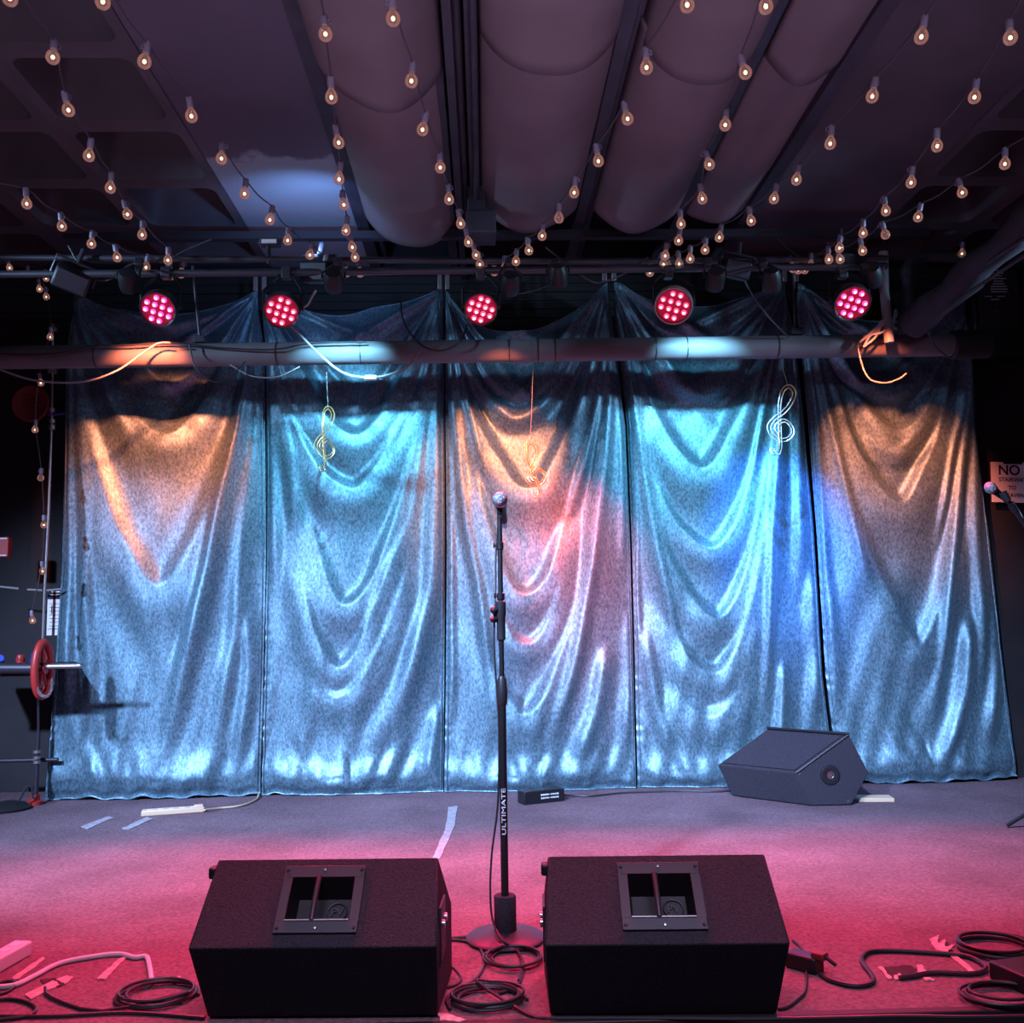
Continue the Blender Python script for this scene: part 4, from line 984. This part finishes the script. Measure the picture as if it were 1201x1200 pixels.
floor_cable('black cable snaking right from the pedal to the torn patch', [(962,1142),(975,1150),(1000,1156),(1020,1154),(1024,1146),(1012,1130),(1012,1122),(1022,1116),(1050,1115),(1100,1118),(1135,1122),(1154,1132),(1155,1138),(1140,1142),(1095,1141),(1070,1145),(1055,1147)], .007)
floor_cable('black cable curving along the right wedge side', [(930,1103),(940,1112),(945,1130),(945,1160),(936,1172),(924,1181),(913,1184)], .0045)
floor_cable('black cable stretched along the front edge of the stage at right', [(640,1194),(760,1194),(870,1195),(960,1194),(1060,1192),(1130,1193),(1215,1192)], .005)
floor_cable('black cable stretched along the front edge of the stage at left', [(-20,1192),(60,1192),(150,1188),(240,1194)], .005)
floor_cable('black cable doubling back at the lower left corner', [(-20,1175),(10,1172),(32,1176),(42,1184),(30,1192),(0,1196)], .005)
floor_cable('thin pink lit cable at the lower left corner', [(-20,1162),(0,1166),(14,1160),(18,1154),(8,1151),(-20,1158)], .004)
floor_cable('dark cable along the foot of the fourth curtain', [(660,932),(690,934),(730,930),(790,928),(850,928),(885,922)], .005)
# black pedal / plug block right of the right wedge
p, q = onz(926,1132), onz(962,1142)
pe = thing('plug_block', 'black plug block with a red lit end beside the right wedge', 'power block')
o, c, R = floor_box(p, q, .055, .045, 'case', PLAST, pe, .006); d = (q-p).normalized()
MB().box(c+d*.05+V((0,0,.05)), (.04,.035,.02), R).obj('plug', DKRED, pe, .004); MB().tube([c+d*.07+V((0,0,.05)), c+d*.10+V((0,0,.035))], .006, 8).obj('plug_tail', RUBBER, pe)
# corner of a box at the right edge
p, q = onz(1187,1144), onz(1240,1168)
o, c, R = floor_box(p, q, .16, .05, 'effects_case', PLAST, None, .005); tag(o, 'black low case cut by the right edge between the two coils', 'case')
# folded cloth tip at left wedge corner
tag(flat_poly('torn_tape', [(514,1191),(524,1191),(547,1199),(540,1201),(516,1199)], FOAM, .006), 'pale torn tape end at the stage edge beside the left wedge', 'tape')

# ------------------------------------------------------------------ right: speaker and paper sign on the wall
sp = thing('hanging_speaker', 'black hanging speaker with small white label at upper right', 'speaker', at(1160,372,5.86))
MB().box((0,0,0), (.33,.26,.56)).obj('cabinet', PLAST, sp, .012)
MB().box((0,-.132,.08), (.25,.006,.36)).obj('rear_panel', PLATE, sp, .002)
for k, wd in enumerate((.02,.07,.05,.10,.06,.075,.10,.11,.10)):
    MB().box((0,-.1362,.255-.017*k), (wd,.001,.005)).obj('print_line', WINK, sp)
for k in (-.05,.05,.0): MB().box((k*.8-.03,-.1362,.09-.02*(k == 0)), (.05,.001,.004)).obj('print_line', WINK, sp)
for x in (-.032,-.008): MB().lathe([(0,.008),(.006,.008),(.007,0)], (x,-.135,.0), (0,-1,0), 10).obj('jack', CHROME, sp)
for x in (-.09,.10): MB().box((x,-.137,.14), (.012,.004,.03)).obj('latch', CHROME, sp)
MB().tube([(0,0,.28),(0,0,.55)], .014, 8).obj('bracket', RIG, sp)
sg = thing('paper_sign', 'white paper sign reading NO STAIRWAY TO HEAVEN on the black wall', 'sign', at(1194,566,5.9), (0,math.radians(2.0),0))
SW, SH = (at(1227,560,5.9)-at(1164,560,5.9)).length, (at(1190,542,5.9)-at(1190,589,5.9)).length
MB().box((0,0,0), (SW,.002,SH)).obj('sheet', PAPER, sg)
RT = Matrix.Rotation(PI/2, 4, 'X')
for body, size, zf, xo in (('NO', .088, .29, -.055), ('STAIRWAY', .036, .06, -.035), ('TO', .036, -.14, -.04), ('HEAVEN', .036, -.33, -.03)):
    t = bpy.data.objects.new('lettering', text_mesh(body, size, INK, 'lettering', bold=True)); C.objects.link(t); t.parent = sg; t.matrix_local = Matrix.Translation((xo,-.0022,zf*SH)) @ RT
box_obj('tape', (-.09,-.004,SH/2-.012), (.03,-.001,SH/2+.006), RUBBER, sg)
wall_post = struct(box_obj('trim_2', (at(1142,600,6.0).x, 5.96, 0), (at(1142,600,6.0).x+1.0, 6.17, 2.6), WALL))

# ------------------------------------------------------------------ left: wall clutter
YL = 5.8
def A_(px, py, Y=YL): return at(px, py, Y)
dk = thing('red_wall_dish', 'dark red round dish on the black wall at left', 'wall dish', A_(37,474))
MB().lathe([(0,.0),(.06,.0),(.075,.01),(.085,.012),(.105,.022),(.112,.02),(.112,0),(.0,-.02)], (0,0,0), (0,-1,0), 30).obj('dish', DKRED, dk)
for k in range(4): MB().box((0,-.013,.04-.025*k), (.11-.02*abs(k-1.5),.004,.006)).obj('rib', DKRED, dk)
cd = thing('wall_conduit', 'thin upright conduit with pipe fittings left of the leftmost curtain', 'conduit', A_(62,400))
MB().tube(rel(cd, [A_(62,380),A_(61,480),A_(57,600),A_(52,700),A_(50,756)]), .008, 10).obj('tube', BRASS, cd)
for py in (479, 492, 499): MB().tube(rel(cd, [A_(61,py),A_(61,py+5)]), .02, 10).obj('fitting', BRASS, cd)
MB().tube(rel(cd, [A_(56,487),A_(76,485)]), .009, 8).obj('valve_lever', BLUEL if False else mat('blue_lever', (.03,.04,.2), .5), cd)
for py in (436, 386): MB().box(A_(62,py)-cd.location, (.05,.03,.025)).obj('strap', BRASS, cd, .003)
rb = thing('red_alarm_box', 'small red box with white edges cut by the left edge', 'alarm box', A_(2,642))
MB().box((0,0,0), (.10,.05,.12)).obj('case', RED, rb, .004); MB().box((-.003,-.027,.05), (.09,.003,.008)).obj('white_strip', WINK, rb); MB().box((-.003,-.027,-.05), (.09,.003,.008)).obj('white_strip', WINK, rb)
pf = thing('wall_notice', 'printed paper notice with dark header left of the leftmost curtain', 'notice', A_(63,724,5.88))
MB().box((0,0,0), (.078,.002,.215)).obj('sheet', PAPER, pf); MB().box((0.004,-.0005,.137), (.085,.002,.06)).obj('header', INK, pf)
for k in range(7): MB().box((.004,-.0018,.08-.022*k), (.06,.001,.0025)).obj('print_line', INK, pf)
MB().box((-.012,-.0018,.045), (.006,.001,.05)).obj('print_line', INK, pf); MB().box((.004,-.0018,-.07), (.075,.001,.003)).obj('print_line', INK, pf)
for k, wd in enumerate((.05,.065)): MB().box((.008,-.002,.152-.018*k), (wd,.001,.007)).obj('white_print', WINK, pf)
o = MB().tube([A_(-20,686),A_(22,690.5)], .006, 6).tube([A_(32,691.5),A_(50,692.5)], .006, 6).tube([A_(55,692.5),A_(72,691)], .006, 6).obj('wall_strip', PINKC); tag(o, 'thin pale broken strip running along the black wall at left', 'strip')
YV = 5.35
vl = thing('fire_valve', 'standpipe valve with a red spoked handwheel at far left', 'valve', A_(52,785,YV))
ax = (A_(95,781,YV)-A_(0,783,YV)).normalized()
wh = MB().tube([V((.012*math.cos(t), .12*math.cos(t)*.55, .145*math.sin(t))) for t in [2*PI*k/32 for k in range(32)]], .020, 10, closed=True)
wheel = wh.obj('handwheel', RED, vl, loc=V((-.01,0,0)))
for k in range(5):
    t = 2*PI*k/5+.4; MB().tube([(0,0,0),(.01*math.cos(t), .12*math.cos(t)*.55,.145*math.sin(t))], .010, 8).obj('spoke', RED, wheel)
MB().tube([(-.02,0,0),(.02,0,0)], .028, 12).obj('hub', RED, wheel)
MB().tube(rel(vl, [A_(-20,784,YV),A_(52,784,YV)]), .030, 14).obj('pipe_body', RIG, vl)
MB().tube(rel(vl, [A_(50,782,YV),A_(95,781,YV)]), .014, 12).obj('stem', BRASS, vl)
ch = [A_(40,795,YV-.05),A_(43,806,YV-.06),A_(48,815,YV-.06),A_(55,817,YV-.06),A_(60,810,YV-.06),A_(61,796,YV-.05)]
pts = smooth_path(ch, 4)
for i in range(len(pts)-1):
    c = (pts[i]+pts[i+1])/2-vl.location; d = (pts[i+1]-pts[i]).normalized(); s_ = V((0,1,0)) if i % 2 else V((d.z,0,-d.x))
    MB().tube([c+d*.012*math.cos(t)+s_*.006*math.sin(t) for t in [2*PI*k/8 for k in range(8)]], .0022, 5, closed=True).obj('chain_link', BRASS, vl)
sh = thing('wall_shelf', 'dark shelf of fittings cut by the left edge', 'shelf', A_(10,775,5.5))
SHZ = sh.location.z-.025
MB().box((-.06,0.16,-.04), (.6,.34,.03)).obj('board', BLACK, sh, .004); MB().box((-.06,-.02,-.06), (.6,.012,.05)).obj('front_rail', BLACK, sh)
for k in range(9): MB().tube([(-.2+.045*k,-.045,-.045),(-.2+.045*k,-.045,-.075)], .008, 6).obj('hook', RIG, sh)
rc = thing('hose_fitting', 'small red hose fitting standing on the left shelf', 'fitting', V((A_(24,776,5.58).x, 5.58, SHZ)))
MB().lathe([(0,.0),(.03,.0),(.03,.01),(.022,.012),(.020,.05),(.016,.055),(0,.055)], n=14).obj('cap_body', RED, rc); MB().lathe([(.022,.02),(.025,.022),(.025,.035),(.022,.037)], n=14).obj('cap_ring', RED, rc)
bl = thing('pilot_lamp', 'blue glowing pilot lamp on the left shelf', 'lamp', V((A_(0,772,5.58).x, 5.58, SHZ)))
MB().lathe([(0,0),(.02,0),(.02,.02),(0,.02)], n=14).obj('base', BLACK, bl); MB().ball((0,0,.036), .020, 14).obj('lens', BLUEL, bl)
bb = thing('hose_fitting', 'small dark blue fitting left of the red handwheel', 'fitting', V((A_(38,777,5.58).x, 5.58, SHZ))); MB().lathe([(0,0),(.018,0),(.018,.03),(.012,.035),(.012,.06),(0,.06)], n=12).obj('cap_body', mat('dark_blue_paint', (.02,.03,.16), .4), bb); MB().tube([(0,-.002,.055),(0,-.004,.10)], .006, 8).obj('spindle', RIG, bb)
lp = thing('floor_pipe', 'upright pipe with couplings and a red foot left of the curtain', 'pipe', onz(40,944))
FY = lp.location.y
def L2(px, py): return at(px, py, FY)-lp.location
MB().tube([L2(45,858),L2(44,882),L2(42,934)], .013, 12).obj('tube', RIG, lp); MB().tube([L2(45,800),L2(45,862)], .007, 8).obj('rod', RIG, lp)
for py in (880, 887, 892): MB().tube([L2(43.5,py),L2(43.4,py+3.4)], .021, 12).obj('coupling', BRASS, lp)
z0 = L2(40,944); MB().lathe([(0,0),(.042,0),(.042,.02),(.028,.026),(.024,.055),(0,.06)], (L2(41,944).x,0,0), n=16).obj('foot', RED, lp)
pipe_run('thin dark horizontal pipe low on the wall at far left', [(-20,893),(20,892),(68,891)], .012, FY+.05, RIG, 'pipe', 'wall_pipe')
pd_ = thing('floor_pedal', 'dark round floor fixture at the far left stage corner', 'floor fixture', onz(8,950)); MB().lathe([(0,0),(.12,0),(.125,.012),(.1,.03),(.05,.045),(0,.045)], n=24).obj('body', BLACK, pd_)
MB().tube([(.05,.02,.03),(.09,.03,.12),(.12,.03,.12),(.13,.03,.05)], .006, 6).obj('hook', RIG, pd_)
